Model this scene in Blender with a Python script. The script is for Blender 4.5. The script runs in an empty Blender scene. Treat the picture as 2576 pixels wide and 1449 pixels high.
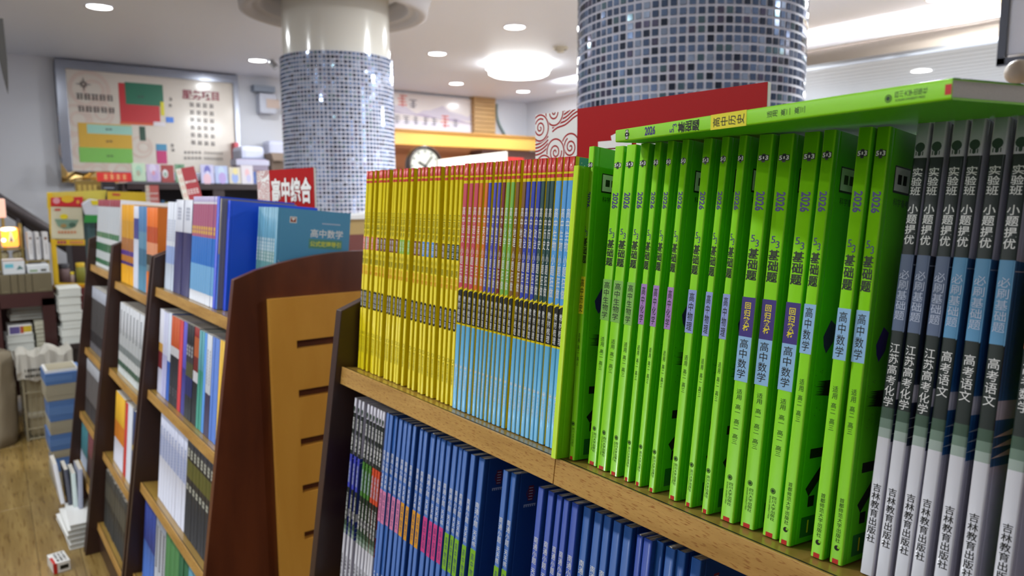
import bpy, bmesh, math, random
from mathutils import Vector, Matrix
random.seed(7)
SC = bpy.context.scene
COL = SC.collection
EYE = 1.24                      # camera height above the floor
F = 1850.0                      # focal length in pixels of the 2576 px frame
CX, CY = 1288.0, 724.5

# ------------------------------------------------------------------ camera
def _axes():
    y = Vector((-130 - CX, -(499 - CY), -F)).normalized()
    x = Vector((3620 - CX, -(488 - CY), -F))
    x = (x - y * x.dot(y)).normalized()
    return x, y, x.cross(y)
AX, AY, AZ = _axes()            # world axes seen from the camera
R = Matrix((AX, AY, AZ))        # world = R @ camera
camd = bpy.data.cameras.new('camera')
camd.sensor_width = 36.0
camd.lens = F / 2576 * 36
camd.clip_start = 0.02
camd.clip_end = 100
camd.dof.use_dof = True
camd.dof.focus_distance = 0.62
camd.dof.aperture_fstop = 9.0
cam = bpy.data.objects.new('camera', camd)
COL.objects.link(cam)
cam.matrix_world = Matrix.Translation((0, 0, EYE)) @ R.to_4x4()
SC.camera = cam

# ------------------------------------------------------------------ world, exposure
w = bpy.data.worlds.new('world'); SC.world = w; w.use_nodes = True
w.node_tree.nodes['Background'].inputs[0].default_value = (0.75, 0.8, 0.9, 1)
w.node_tree.nodes['Background'].inputs[1].default_value = 2.0
SC.view_settings.view_transform = 'Standard'
SC.view_settings.look = 'None'
SC.view_settings.gamma = 1.0
SC.view_settings.use_curve_mapping = False
SC.view_settings.exposure = 0.35
DOWN_W = 7.5                    # watts of a recessed downlight
DISC_W = 30.0                   # watts of a round surface lamp
CEIL = EYE + 1.10               # main ceiling
CEIL2 = EYE + 0.90              # lower slatted ceiling on the right
YW = 6.967                      # wall at the end of the shop

# ------------------------------------------------------------------ helpers
def ray(px, py):
    return R @ (Vector((px - CX, -(py - CY), -F)) / F)
def at(px, py, axis, val):
    """world point where the sight line through a pixel meets the plane axis = val (z given above floor)"""
    r = ray(px, py)
    v = val - (EYE if axis == 2 else 0)
    p = r * (v / r[axis])
    return Vector((p.x, p.y, p.z + EYE))
def s2l(c):
    return tuple((x / 12.92 if x <= 0.04045 else ((x + 0.055) / 1.055) ** 2.4) for x in [v / 255 for v in c])
_mats = {}
def mat(name, rgb=(200, 200, 200), rough=0.5, metal=0.0, emit=0.0, spec=0.5, vary=0.0, vscale=30, coat=0.0, bump=0.0):
    if name in _mats: return _mats[name]
    m = bpy.data.materials.new(name); m.use_nodes = True
    nt = m.node_tree; b = nt.nodes['Principled BSDF']
    c = s2l(rgb)
    b.inputs['Base Color'].default_value = (*c, 1)
    b.inputs['Roughness'].default_value = rough
    b.inputs['Metallic'].default_value = metal
    b.inputs['Specular IOR Level'].default_value = spec
    b.inputs['Coat Weight'].default_value = coat
    b.inputs['Coat Roughness'].default_value = 0.12
    if emit > 0:
        b.inputs['Emission Color'].default_value = (*c, 1)
        b.inputs['Emission Strength'].default_value = emit
    if vary > 0 or bump > 0:
        tc = nt.nodes.new('ShaderNodeTexCoord'); n = nt.nodes.new('ShaderNodeTexNoise')
        n.inputs['Scale'].default_value = vscale; n.inputs['Detail'].default_value = 4
        nt.links.new(tc.outputs['Object'], n.inputs['Vector'])
        if vary > 0:
            mr = nt.nodes.new('ShaderNodeMapRange')
            mr.inputs['To Min'].default_value = 1 - vary; mr.inputs['To Max'].default_value = 1 + vary
            nt.links.new(n.outputs['Fac'], mr.inputs['Value'])
            mx = nt.nodes.new('ShaderNodeVectorMath'); mx.operation = 'SCALE'
            mx.inputs[0].default_value = c
            nt.links.new(mr.outputs[0], mx.inputs['Scale'])
            nt.links.new(mx.outputs[0], b.inputs['Base Color'])
        if bump > 0:
            bp = nt.nodes.new('ShaderNodeBump'); bp.inputs['Strength'].default_value = bump
            bp.inputs['Distance'].default_value = 0.002
            nt.links.new(n.outputs['Fac'], bp.inputs['Height']); nt.links.new(bp.outputs[0], b.inputs['Normal'])
    _mats[name] = m
    return m
def wood(name, c1, c2, scale=(60, 2, 60), rough=0.4, coat=0.2, streak=None):
    """wood grain: stretched noise between two tones, with short darker pores"""
    if name in _mats: return _mats[name]
    m = bpy.data.materials.new(name); m.use_nodes = True
    nt = m.node_tree; b = nt.nodes['Principled BSDF']
    b.inputs['Roughness'].default_value = rough
    b.inputs['Coat Weight'].default_value = coat; b.inputs['Coat Roughness'].default_value = 0.2
    tc = nt.nodes.new('ShaderNodeTexCoord'); mp = nt.nodes.new('ShaderNodeMapping')
    mp.inputs['Scale'].default_value = scale
    n = nt.nodes.new('ShaderNodeTexNoise'); n.inputs['Scale'].default_value = 1.0; n.inputs['Detail'].default_value = 6; n.inputs['Distortion'].default_value = 0.6
    cr = nt.nodes.new('ShaderNodeValToRGB')
    cr.color_ramp.elements[0].position = 0.32; cr.color_ramp.elements[0].color = (*s2l(c1), 1)
    cr.color_ramp.elements[1].position = 0.68; cr.color_ramp.elements[1].color = (*s2l(c2), 1)
    nt.links.new(tc.outputs['Object'], mp.inputs[0]); nt.links.new(mp.outputs[0], n.inputs['Vector'])
    nt.links.new(n.outputs['Fac'], cr.inputs[0])
    out = cr.outputs[0]
    if streak:
        mp2 = nt.nodes.new('ShaderNodeMapping'); mp2.inputs['Scale'].default_value = streak[1]
        n2 = nt.nodes.new('ShaderNodeTexNoise'); n2.inputs['Scale'].default_value = 1.0; n2.inputs['Detail'].default_value = 2
        r2 = nt.nodes.new('ShaderNodeValToRGB')
        r2.color_ramp.elements[0].position = 0.56; r2.color_ramp.elements[0].color = (1, 1, 1, 1)
        r2.color_ramp.elements[1].position = 0.68; r2.color_ramp.elements[1].color = (*s2l(streak[0]), 1)
        mx = nt.nodes.new('ShaderNodeMix'); mx.data_type = 'RGBA'; mx.blend_type = 'MULTIPLY'; mx.inputs[0].default_value = 1
        nt.links.new(tc.outputs['Object'], mp2.inputs[0]); nt.links.new(mp2.outputs[0], n2.inputs['Vector']); nt.links.new(n2.outputs['Fac'], r2.inputs[0])
        nt.links.new(out, mx.inputs[6]); nt.links.new(r2.outputs[0], mx.inputs[7]); out = mx.outputs[2]
    nt.links.new(out, b.inputs['Base Color'])
    _mats[name] = m
    return m

class MB:
    """collects polygons of several materials into one mesh"""
    def __init__(s): s.v = []; s.f = []; s.m = []; s.mats = []; s.smooth = []
    def mi(s, m):
        if m not in s.mats: s.mats.append(m)
        return s.mats.index(m)
    def poly(s, pts, m, smooth=False):
        i = len(s.v); s.v += [tuple(p) for p in pts]; s.f.append(tuple(range(i, i + len(pts)))); s.m.append(s.mi(m)); s.smooth.append(smooth)
    def mesh(s, pts, faces, m, smooth=False):
        i = len(s.v); s.v += [tuple(p) for p in pts]; k = s.mi(m)
        for f in faces: s.f.append(tuple(i + a for a in f)); s.m.append(k); s.smooth.append(smooth)
    def box(s, x0, x1, y0, y1, z0, z1, m, M=None):
        P = [Vector((x, y, z)) for x in (x0, x1) for y in (y0, y1) for z in (z0, z1)]
        if M: P = [M @ p for p in P]
        s.mesh(P, [(0, 1, 3, 2), (4, 6, 7, 5), (0, 4, 5, 1), (2, 3, 7, 6), (0, 2, 6, 4), (1, 5, 7, 3)], m)
    def prism(s, pts, d, m):
        """polygon pts extruded by vector d"""
        n = len(pts); d = Vector(d); P = [Vector(p) for p in pts]; P += [p + d for p in P]
        F_ = [tuple(range(n)), tuple(range(2 * n - 1, n - 1, -1))] + [(i, i + n, (i + 1) % n + n, (i + 1) % n) for i in range(n)]
        s.mesh(P, F_, m)
    def tube(s, a, b, r, m, n=12, r2=None):
        a = Vector(a); b = Vector(b); d = (b - a).normalized(); u = d.orthogonal().normalized(); v = d.cross(u)
        r2 = r if r2 is None else r2
        P = [a + (u * math.cos(t) + v * math.sin(t)) * r for t in [2 * math.pi * i / n for i in range(n)]]
        P += [b + (u * math.cos(t) + v * math.sin(t)) * r2 for t in [2 * math.pi * i / n for i in range(n)]]
        s.mesh(P, [(i, (i + 1) % n, (i + 1) % n + n, i + n) for i in range(n)], m, True)
        s.mesh(P, [tuple(range(n - 1, -1, -1)), tuple(range(n, 2 * n))], m)
    def lathe(s, c, prof, m, n=48, smooth=True):
        """profile of (r, z) about the vertical through c"""
        P = []; k = len(prof)
        for i in range(n):
            t = 2 * math.pi * i / n
            P += [(c[0] + r * math.cos(t), c[1] + r * math.sin(t), c[2] + z) for r, z in prof]
        s.mesh(P, [(i * k + j, ((i + 1) % n) * k + j, ((i + 1) % n) * k + j + 1, i * k + j + 1) for i in range(n) for j in range(k - 1)], m, smooth)
    def data(s, name):
        me = bpy.data.meshes.new(name); me.from_pydata(s.v, [], s.f)
        for m in s.mats: me.materials.append(m)
        me.polygons.foreach_set('material_index', s.m); me.polygons.foreach_set('use_smooth', s.smooth)
        me.update(); return me
    def build(s, name, parent=None, label=None, bevel=0):
        me = s.data(name)
        if bevel:
            bm = bmesh.new(); bm.from_mesh(me); bmesh.ops.remove_doubles(bm, verts=bm.verts, dist=1e-6)
            bmesh.ops.bevel(bm, geom=[e for e in bm.edges if e.is_manifold and e.calc_face_angle(0) > 0.6], offset=bevel, segments=2, profile=0.6, affect='EDGES')
            bm.to_mesh(me); bm.free()
        o = bpy.data.objects.new(name, me); COL.objects.link(o)
        if parent: o.parent = parent
        if label: o['label'] = label
        return o
def link(name, me, parent=None):
    o = bpy.data.objects.new(name, me); COL.objects.link(o)
    if parent: o.parent = parent
    return o
def thing(name, label, cat, loc=(0, 0, 0), group=None, M=None):
    o = bpy.data.objects.new(name, None); COL.objects.link(o); o.empty_display_size = 0.02
    if M is not None: o.matrix_world = M
    else: o.location = loc
    o['label'] = label; o['category'] = cat
    if group: o['group'] = group
    return o
def tag(o, label, cat, group=None):
    o['label'] = label; o['category'] = cat
    if group: o['group'] = group
    return o
def struct(o): o['kind'] = 'structure'; return o
ORD = ['', 'first', 'second', 'third', 'fourth', 'fifth', 'sixth', 'seventh', 'eighth', 'ninth', 'tenth', 'eleventh', 'twelfth', 'thirteenth', 'fourteenth',
       'fifteenth', 'sixteenth', 'seventeenth', 'eighteenth', 'nineteenth', 'twentieth', 'twenty-first', 'twenty-second', 'twenty-third', 'twenty-fourth', 'twenty-fifth']

# glyph outlines of Blender's built-in font, as flat polygons
_gl = {}
def glyph(s, bold=0.0, res=2):
    k = (s, bold)
    if k in _gl: return _gl[k]
    cu = bpy.data.curves.new('glyph', 'FONT'); cu.body = s; cu.resolution_u = res; cu.offset = bold; cu.fill_mode = 'FRONT'
    o = bpy.data.objects.new('glyph', cu); COL.objects.link(o)
    dg = bpy.context.evaluated_depsgraph_get(); me = o.evaluated_get(dg).to_mesh()
    V = [(v.co.x, v.co.y) for v in me.vertices]; Fc = [tuple(p.vertices) for p in me.polygons]
    o.evaluated_get(dg).to_mesh_clear(); bpy.data.objects.remove(o); bpy.data.curves.remove(cu)
    if V:
        xs = [v[0] for v in V]; ys = [v[1] for v in V]; bb = (min(xs), min(ys), max(xs), max(ys))
    else: bb = (0, 0, 1, 1)
    _gl[k] = (V, Fc, bb); return _gl[k]
class Print:
    """flat print laid on a surface; fr(u, v) maps the sheet (u right, v up) to object space"""
    def __init__(s, fr): s.b = MB(); s.fr = fr; s.lift = 0
    def P(s, u, v): return s.fr(u, v, s.lift)
    def rect(s, u0, u1, v0, v1, m):
        s.b.poly([s.P(u0, v0), s.P(u1, v0), s.P(u1, v1), s.P(u0, v1)], m)
    def poly(s, pts, m): s.b.poly([s.P(*p) for p in pts], m)
    def disc(s, u, v, r, m, n=14, ry=None):
        ry = ry or r
        s.b.poly([s.P(u + r * math.cos(2 * math.pi * i / n), v + ry * math.sin(2 * math.pi * i / n)) for i in range(n)], m)
    def ring(s, u, v, r, wd, m, n=16):
        for i in range(n):
            a, b = 2 * math.pi * i / n, 2 * math.pi * (i + 1) / n
            s.b.poly([s.P(u + q * math.cos(t), v + q * math.sin(t)) for q, t in ((r, a), (r, b), (r - wd, b), (r - wd, a))], m)
    def text(s, t, u, v, h, m, wd=None, bold=0.0, rot=False, vfit=None):
        """string centred at (u, v), em height h, horizontal em width wd; rot turns it a quarter clockwise; vfit forces the string's length"""
        V, Fc, bb = glyph(t, bold)
        wd = wd or h; cx = (bb[0] + bb[2]) / 2; cy = (bb[1] + bb[3]) / 2
        if vfit: k = vfit / (bb[2] - bb[0])
        else: k = wd
        pts = []
        for x, y in V:
            a, b = (x - cx) * k, (y - cy) * h
            pts.append(s.P(u + b, v - a) if rot else s.P(u + a, v + b))
        s.b.mesh(pts, Fc, m)
    def column(s, t, u, v1, v0, m, wd, bold=0.0, h=None):
        """characters stacked from v1 down to v0; only one em-centred glyph per cell"""
        n = len(t); st = (v1 - v0) / n
        for i, ch in enumerate(t):
            if ch != ' ': s.text(ch, u, v1 - st * (i + 0.5), h or st * 0.98, m, wd=wd, bold=bold)
# ------------------------------------------------------------------ materials
M_ceil = mat('ceiling_paint', (230, 236, 250), 0.5, vary=0.01, vscale=2)
M_wall = mat('wall_paint', (205, 207, 214), 0.7, vary=0.02, vscale=3)
M_beech = wood('beech_edge', (170, 126, 58), (206, 162, 88), (90, 5, 60), 0.45, 0.15, streak=((205, 172, 135), (1500, 110, 900)))
M_lam = wood('beech_laminate', (150, 118, 55), (172, 138, 68), (30, 6, 30), 0.28, 0.4)
M_cherry = wood('cherry_panel', (80, 36, 18), (106, 52, 26), (14, 14, 3), 0.38, 0.35)
M_darkw = wood('dark_brown_panel', (45, 24, 18), (60, 33, 24), (14, 14, 3), 0.45, 0.2)
M_maple = wood('honey_board', (212, 150, 56), (226, 166, 70), (12, 12, 2.2), 0.4, 0.25)
M_plank = wood('floor_oak', (132, 106, 58), (160, 134, 80), (26, 2.2, 10), 0.22, 0.5, streak=((205, 190, 165), (120, 9, 20)))
M_floor = mat('floor_joint', (70, 55, 32), 0.6)
M_black = mat('black_line', (18, 18, 18), 0.5)
M_paper = mat('page_paper', (205, 200, 190), 0.8, vary=0.10, vscale=900)
M_white = mat('white_print', (238, 238, 236), 0.35, coat=0.2)
M_ink = mat('black_print', (22, 24, 22), 0.4)
M_ylw = mat('yellow_cover', (226, 206, 3), 0.45, spec=0.25, coat=0.04)
M_ylwp = mat('yellow_print', (240, 222, 30), 0.4)
M_red = mat('red_print', (205, 42, 38), 0.35, coat=0.2)
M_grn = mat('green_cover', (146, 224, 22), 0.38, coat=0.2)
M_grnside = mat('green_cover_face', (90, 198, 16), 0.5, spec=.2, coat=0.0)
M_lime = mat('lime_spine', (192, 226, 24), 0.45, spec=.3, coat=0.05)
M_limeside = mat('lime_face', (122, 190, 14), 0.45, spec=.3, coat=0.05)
M_purple = mat('purple_print', (62, 44, 128), 0.4)
M_metal = mat('steel', (170, 172, 175), 0.25, 1.0)
def C_(name, rgb=(200, 200, 200), rough=0.45, coat=0.10): return mat(name, rgb, rough, coat=coat)

# ------------------------------------------------------------------ books
def cover_mesh(T, H, D, sb, fb, name='cover'):
    """bound cover: spine bands sb and face bands fb, each a list of (upper z, material) from the top down"""
    c = 0.0007; r = min(0.0012, T * 0.3); g = 0.0003 if T > 0.004 else 0.0
    arc = lambda cx, cy, a0, a1: [(cx + r * math.cos(math.radians(a)), cy + r * math.sin(math.radians(a))) for a in (a0, (a0 + a1) / 2, a1)]
    pr = [(D, 0), (0.0082, 0), (0.007, -g), (0.0058, 0)] + arc(r, -r, 90, 180) + arc(r, -T + r, 180, 270) + [(0.0058, -T), (0.007, -T + g), (0.0082, -T), (D, -T),
          (D, -T + c), (c, -T + c), (c, -c), (D, -c)]
    n = len(pr); zs = sorted({H, 0.0} | {z for z, _ in sb if 0 < z < H} | {z for z, _ in fb if 0 < z < H}, reverse=True)
    def pick(b, z):
        m = b[0][1]
        for zz, mm in b:
            if z < zz - 1e-6: m = mm
        return m
    b = MB()
    for a, q in zip(zs[:-1], zs[1:]):
        zm = (a + q) / 2
        for i in range(n):
            p0, p1 = pr[i], pr[(i + 1) % n]
            if i >= 13: m = M_white
            elif 4 <= i <= 8: m = pick(sb, zm)
            else: m = pick(fb, zm)
            b.poly([(p0[0], p0[1], q), (p1[0], p1[1], q), (p1[0], p1[1], a), (p0[0], p0[1], a)], m, smooth=(3 <= i <= 9))
    for z, up in ((H, 1), (0, 0)):
        ou, inn = pr[:14], pr[14:]
        for quad in ([ou[0], ou[6], inn[2], inn[3]], [ou[0], ou[1], ou[4], ou[6]], [ou[6], ou[7], inn[1], inn[2]], [ou[7], ou[13], inn[0], inn[1]]):
            b.poly([(p[0], p[1], z) for p in quad], pick(sb, z - 0.0001 if up else 0.0001))
    me = b.data(name)
    bm = bmesh.new(); bm.from_mesh(me); bmesh.ops.remove_doubles(bm, verts=bm.verts, dist=1e-7); bm.to_mesh(me); bm.free()
    return me
def page_mesh(T, H, D, wedge=0.0):
    b = MB(); c = 0.00075; rng = random.Random(int(T * 1e6))
    n = 3
    for i in range(n):                                            # a few gatherings of slightly uneven height
        y0 = -c - (T - 2 * c) * i / n; y1 = -c - (T - 2 * c) * (i + 1) / n
        h = H - 0.0015 + rng.uniform(-0.0008, 0.0006) + (wedge if i == 1 else 0)
        b.box(0.0008, D - 0.003 - rng.uniform(0, 0.0015), y1, y0, 0.0008, h, M_paper)
    return b.data('page_block')
_bk = {}
def book_parts(key, T, H, D, sb, fb, deco=None, face=None, wedge=0.0):
    k = (key, round(T, 5), round(H, 4))
    if k not in _bk:
        parts = [('cover', cover_mesh(T, H, D, sb, fb)), ('page_block', page_mesh(T, H, D, wedge))]
        if deco:
            p = Print(lambda u, v, l, T=T: (-0.00012 - l, -T / 2 - u, v)); deco(p, T, H); parts.append(('spine_print', p.b.data('spine_print')))
        if face:
            p = Print(lambda u, v, l, T=T: (u, -T - 0.00012 - l, v)); face(p, T, H); parts.append(('cover_print', p.b.data('cover_print')))
        _bk[k] = parts
    return _bk[k]
def put_book(name, parts, M, label, group=None, cat='book'):
    t = thing(name, label, cat, group=group, M=M)
    for n, me in parts: link(n, me, t)
    return t
TAU = math.radians(7.5)
class Row:
    """a shelf: front edge (x, z), boards tilt back; gives points on the board and on leaning spine planes"""
    def __init__(s, ex, ez, tau=TAU): s.p = Vector((ex, 0, ez)); s.n = Vector((math.sin(tau), 0, math.cos(tau))); s.tau = tau
    def hit(s, px, py):
        r = ray(px, py); o = Vector((0, 0, EYE)); return o + r * (s.n.dot(s.p - o) / s.n.dot(r))
    def z(s, x): return s.p.z - (x - s.p.x) * math.tan(s.tau)
def lean_hit(B, px, py, t):
    n = Vector((math.cos(t), 0, -math.sin(t))); r = ray(px, py); o = Vector((0, 0, EYE))
    return o + r * (n.dot(B - o) / n.dot(r))
def frame(B, Tp, t, yaw=0.0):
    z = (Tp - B).normalized(); x = Vector((math.cos(t), -yaw, -math.sin(t))); y = z.cross(x).normalized(); x = y.cross(z)
    m = Matrix((x, y, z)).transposed().to_4x4(); m.translation = B; return m

# spine and cover designs -------------------------------------------------
def d_green(subj, box, redo=False, pub=0):
    def f(p, T, H):
        k = H / 0.285; w = T * 0.80; q = lambda z: z / 1000 * k
        p.rect(-T * .12, T * .12, q(265), q(271), M_ink)
        p.rect(-T * .38, T * .38, q(266.2), q(270.2), M_ink); p.lift = 0.00006
        p.text('5', -T * .24, q(268.2), .0043, M_white, wd=T * .5, bold=.03); p.text('3', T * .24, q(268.2), .0043, M_white, wd=T * .5, bold=.03)
        p.rect(-T * .05, T * .05, q(267.3), q(269.2), M_white); p.lift = 0
        p.text('2026', T * .05, q(237), T * .85, M_purple, rot=True, vfit=.0143, bold=.03)
        p.text('5', -T * .18, q(210), .0075, M_purple, wd=T * .75); p.text('3', T * .17, q(206.6), .0075, M_purple, wd=T * .7)
        p.disc(0, q(208), .0004, M_purple, 8)
        p.column('基础题', -T * .02, q(203), q(179), M_ink, w, bold=.022)
        nm = '高中' + subj
        if redo:
            p.rect(-T / 2, T / 2, q(138), q(167), M_purple); p.rect(-T / 2, T / 2, q(105), q(138), box); p.lift = 0.00006
            p.column('回归教材', -T * .02, q(163.5), q(142), M_ylwp, w * .62, bold=.02)
            p.column(nm, -T * .03, q(136.5), q(107), M_ink, w * .85, bold=.006); p.lift = 0
            zz = [('适用', 99.5, 91), ('高一', 88, 80), ('高二', 77, 69), ('高三', 66, 58)]
        else:
            lo = 133.5 if len(subj) < 3 else 131
            p.rect(-T / 2, T / 2, q(lo), q(167.4), box); p.lift = 0.00006
            p.column(nm, -T * .03, q(165.5), q(lo + 1.5), M_ink, w * .85, bold=.006); p.lift = 0
            zz = [('适用', 116.3, 107), ('高二', 105, 97), ('高三', 94.5, 86)]
        for s, a, b_ in zz: p.column(s, 0, q(a), q(b_), M_dg, w * .55)
        if pub == 0:
            p.disc(-T * .06, q(33), min(.0021, T * .3), M_dg); p.lift = .00006; p.ring(-T * .06, q(33), min(.0016, T * .23), .0003, M_grn); p.lift = 0
            p.column('四川大学出版社', T * .08, q(29.5), q(12), M_dg, w * .42)
            p.text('SICHUAN UNIVERSITY PRESS', -T * .2, q(21), T * .16, M_dg, rot=True, vfit=.017)
        else:
            p.column('首都师范大学出版社', 0, q(44), q(14), M_dg, w * .5)
            p.disc(0, q(10.6), .0018, M_ink); p.lift = .00006; p.disc(T * .12, q(11.2), .0009, M_grn); p.lift = 0
        p.rect(-T * .26, T * .22, 0.0001, q(3.2), M_red)
    return f
def f_green(p, T, H):
    p.fr = lambda u, v, l, T=T: (u - .0305, -T - 0.00012 - l, v)     # the print starts close to the spine
    p.rect(.043, .066, .252, .270, M_ink); p.lift = .00006
    p.rect(.044, .065, .2535, .269, M_white); p.rect(.048, .061, .258, .2645, M_ink); p.lift = .00012
    p.rect(.0535, .0555, .2535, .269, M_white); p.lift = 0
    p.text('科学备考', .056, .246, .0055, M_dg)
    rg = random.Random(5)                                          # brushed ink splash and dots
    for i in range(9):
        z = .118 - i * .0012; p.poly([(.040 + rg.uniform(0, .004), z), (.075 + rg.uniform(0, .02), z + .001), (.095, z - .0008), (.060, z - .0016)], M_ink)
    for i in range(22):
        p.disc(.040 + rg.uniform(0, .028), .101 + rg.uniform(-.010, .026), .0005, M_ink, 6, ry=.0003)
    p.poly([(.044, .150), (.052, .162), (.060, .158), (.058, .146), (.050, .138), (.046, .143)], M_purple)
    # large heavy title strokes and a small volume box
    p.rect(.044, .090, .062, .069, M_ink); p.rect(.062, .069, .020, .069, M_ink)
    p.poly([(.060, .055), (.066, .050), (.048, .034), (.043, .040)], M_ink); p.rect(.048, .056, .026, .034, M_ink)
    p.rect(.042, .060, .004, .019, C_('deep_green_box', (30, 110, 40))); p.lift = .00006
    p.text('1', .051, .0115, .013, M_ylwp, bold=.02); p.lift = 0
M_dg = C_('dark_green_print', (24, 62, 22))
GB = {'历史': C_('box_yellow', (232, 222, 40)), '生物学': C_('box_sage', (135, 195, 85)), '化学': C_('box_violet', (172, 130, 196)),
      '物理': C_('box_periwinkle', (150, 165, 222)), '数学': C_('box_sky', (150, 196, 236))}
SUBEN = {'历史': ('history', 'yellow'), '生物学': ('biology', 'sage green'), '化学': ('chemistry', 'violet'), '物理': ('physics', 'periwinkle'), '数学': ('maths', 'sky blue')}
def green_parts(T, H, subj, redo, pub):
    return book_parts('green' + subj + str(redo) + str(pub), T, H, 0.205, [(H, M_grn)], [(H, M_grnside)], d_green(subj, GB[subj], redo, pub), f_green)

def d_yellow(subj, box):
    def f(p, T, H):
        w = T * .9; q = lambda z: z / 1000 * H / .285
        p.column('江苏高考', 0, q(227), q(193), M_olive, w * .8)
        p.rect(-T * .42, T * .42, q(173), q(191.5), box); p.lift = .00006
        p.column(subj, 0, q(190), q(174.5), M_white, w * .75); p.lift = 0
        p.column('小题', 0, q(170), q(152), M_olive, w * .8); p.column('狂做', 0, q(151), q(137), M_orange, w * .75)
        p.rect(-T * .4, T * .4, q(91), q(113), M_ink); p.disc(0, q(113), T * .4, M_ink); p.disc(0, q(91), T * .4, M_ink); p.lift = .00006
        p.column('基础篇', 0, q(113), q(91), M_white, w * .62); p.lift = 0
        p.ring(0, q(53), T * .38, .0004, M_olive, 10); p.column('南京大学出版社', 0, q(49), q(25), M_olive, w * .5)
    return f
M_olive = C_('olive_print', (70, 78, 14)); M_orange = C_('orange_print', (236, 130, 20)); M_orange2 = C_('orange_spine', (222, 112, 28))
M_tealdot = mat('teal_corner', (70, 150, 160), .35, coat=.3)
M_silver = C_('silver_corner', (170, 172, 150))
SUBC = {'语文': ('Chinese', C_('rose', (205, 70, 92)), 'rose'), '英语': ('English', M_orange2, 'orange'), '数学': ('maths', C_('violet_blue', (74, 76, 190)), 'violet-blue'),
        '物理': ('physics', C_('maroon', (125, 28, 42)), 'maroon'), '化学': ('chemistry', C_('leaf', (120, 185, 70)), 'leaf green'), '地理': ('geography', C_('umber', (128, 86, 28)), 'brown'),
        '政治': ('politics', C_('royal', (38, 62, 178)), 'royal blue'), '历史': ('history', C_('pine', (30, 74, 72)), 'dark teal'), '生物': ('biology', C_('azure', (82, 160, 228)), 'sky blue')}
YBOX = {'语文': C_('box_salmon', (232, 120, 100)), '英语': C_('box_silver', (150, 150, 150)), '数学': C_('box_plum', (110, 50, 60)), '物理': C_('box_wine', (120, 60, 50)), '化学': C_('box_leaf', (140, 200, 70)),
        '地理': C_('box_umber', (110, 80, 30)), '政治': C_('box_blue', (70, 120, 200)), '历史': C_('box_pine', (24, 64, 60)), '生物': C_('box_azure', (80, 150, 225))}
def f_yel(c):
    def f(p, T, H):
        p.poly([(.006, H - .0004), (.19, H - .0004), (.19, H - .0145), (.006, H - .0145)], c); p.lift = .00006
        rg = random.Random(3)
        for i in range(16): p.disc(.009 + i * .004, H - .004 - rg.uniform(0, .007), .0006, M_white, 6)
        p.lift = 0
    return f
def yellow_parts(T, H, subj):
    q = lambda z: z / 1000 * H / .285
    sb = [(H, M_red), (q(273.4), M_ylw), (q(271), M_red), (q(267.7), M_ylw)]
    return book_parts('yel' + subj, T, H, 0.20, sb, [(H, M_ylw)], d_yellow(subj, YBOX[subj]), f_yel(M_silver))
M_lb = C_('light_blue_spine', (96, 178, 222))
def d_col(subj, col):
    def f(p, T, H):
        w = T * .78; q = lambda z: z / 1000 * H / .285
        p.column('高中' + subj, T * .02, q(236), q(193), M_white, w); p.column('小题狂做', 0, q(190), q(146.5), M_white, w)
        p.poly([(-T / 2, q(139)), (T / 2, q(143)), (T / 2, q(141.3)), (-T / 2, q(137.3))], M_ylwp)
        p.column('教材梳理', 0, q(133), q(101.5), M_white, w * .85)
        p.ring(0, q(50), T * .3, .0004, M_white, 10); p.disc(0, q(50), T * .14, M_white, 8)
        p.column('南京大学出版社', 0, q(46), q(24), M_white, w * .5)
    return f
def colour_parts(T, H, subj):
    q = lambda z: z / 1000 * H / .285; col = SUBC[subj][1]
    sb = [(H, M_red), (q(270.7), M_ylw), (q(268.7), M_red), (q(265.3), M_ylw), (q(262), col), (q(141), M_ylw), (q(139.5), M_ink), (q(100.5), M_ylw), (q(98.4), M_lb)]
    return book_parts('col' + subj, T, H, 0.20, sb, [(H, M_ylw)], d_col(subj, col), f_yel(M_tealdot))

M_pearlw = C_('pearl_white', (216, 216, 224)); M_pearl = C_('pearl', (200, 198, 208)); M_pearlside = C_('pearl_face', (188, 186, 200)); M_bg = C_('bottle_green', (20, 34, 28))
M_g1 = C_('fade_1', (58, 84, 66)); M_g2 = C_('fade_2', (110, 134, 118)); M_g3 = C_('fade_3', (160, 176, 168))
M_pale = C_('pale_print', (190, 200, 222)); M_tree = C_('tree_print', (34, 62, 44))
def d_test(title, mid, text_small=M_ink):
    def f(p, T, H):
        w = T * .8; q = lambda z: z / 1000 * H / .285
        p.disc(-T * .05, q(270), T * .36, M_tree, 12, ry=.0032); p.rect(-T * .10, 0, q(264.6), q(268), M_tree)
        for i in range(4): p.rect(-T * .32 + i * T * .16, -T * .25 + i * T * .16, q(264.9), q(267.3), M_tree)
        p.column('实验班', 0, q(257.5), q(240), M_white, w, bold=.01); p.column('小题提优', 0, q(235), q(209.5), M_white, w, bold=.01)
        p.column('必刷基础题', 0, q(194), q(162), M_pale, w)
        p.column(title, 0, q(148), q(107.5) if len(title) > 4 else q(120), M_white, w)
        p.column('吉林教育出版社', 0, q(58.6), q(20.8), text_small, w * .85, bold=.01)
        p.rect(T * .44, T / 2, q(155), q(203), mid)
    return f
def f_test(side):
    def f(p, T, H):
        q = lambda z: z / 1000 * H / .285
        p.poly([(.001, q(197)), (.03, q(198.5)), (.03, q(199.3)), (.001, q(197.7))], M_pale)
        for a in (103, 97, 91): p.poly([(.0, q(a)), (.03, q(a + 4.2)), (.03, q(a + .6))], M_white)
    return f
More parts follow.
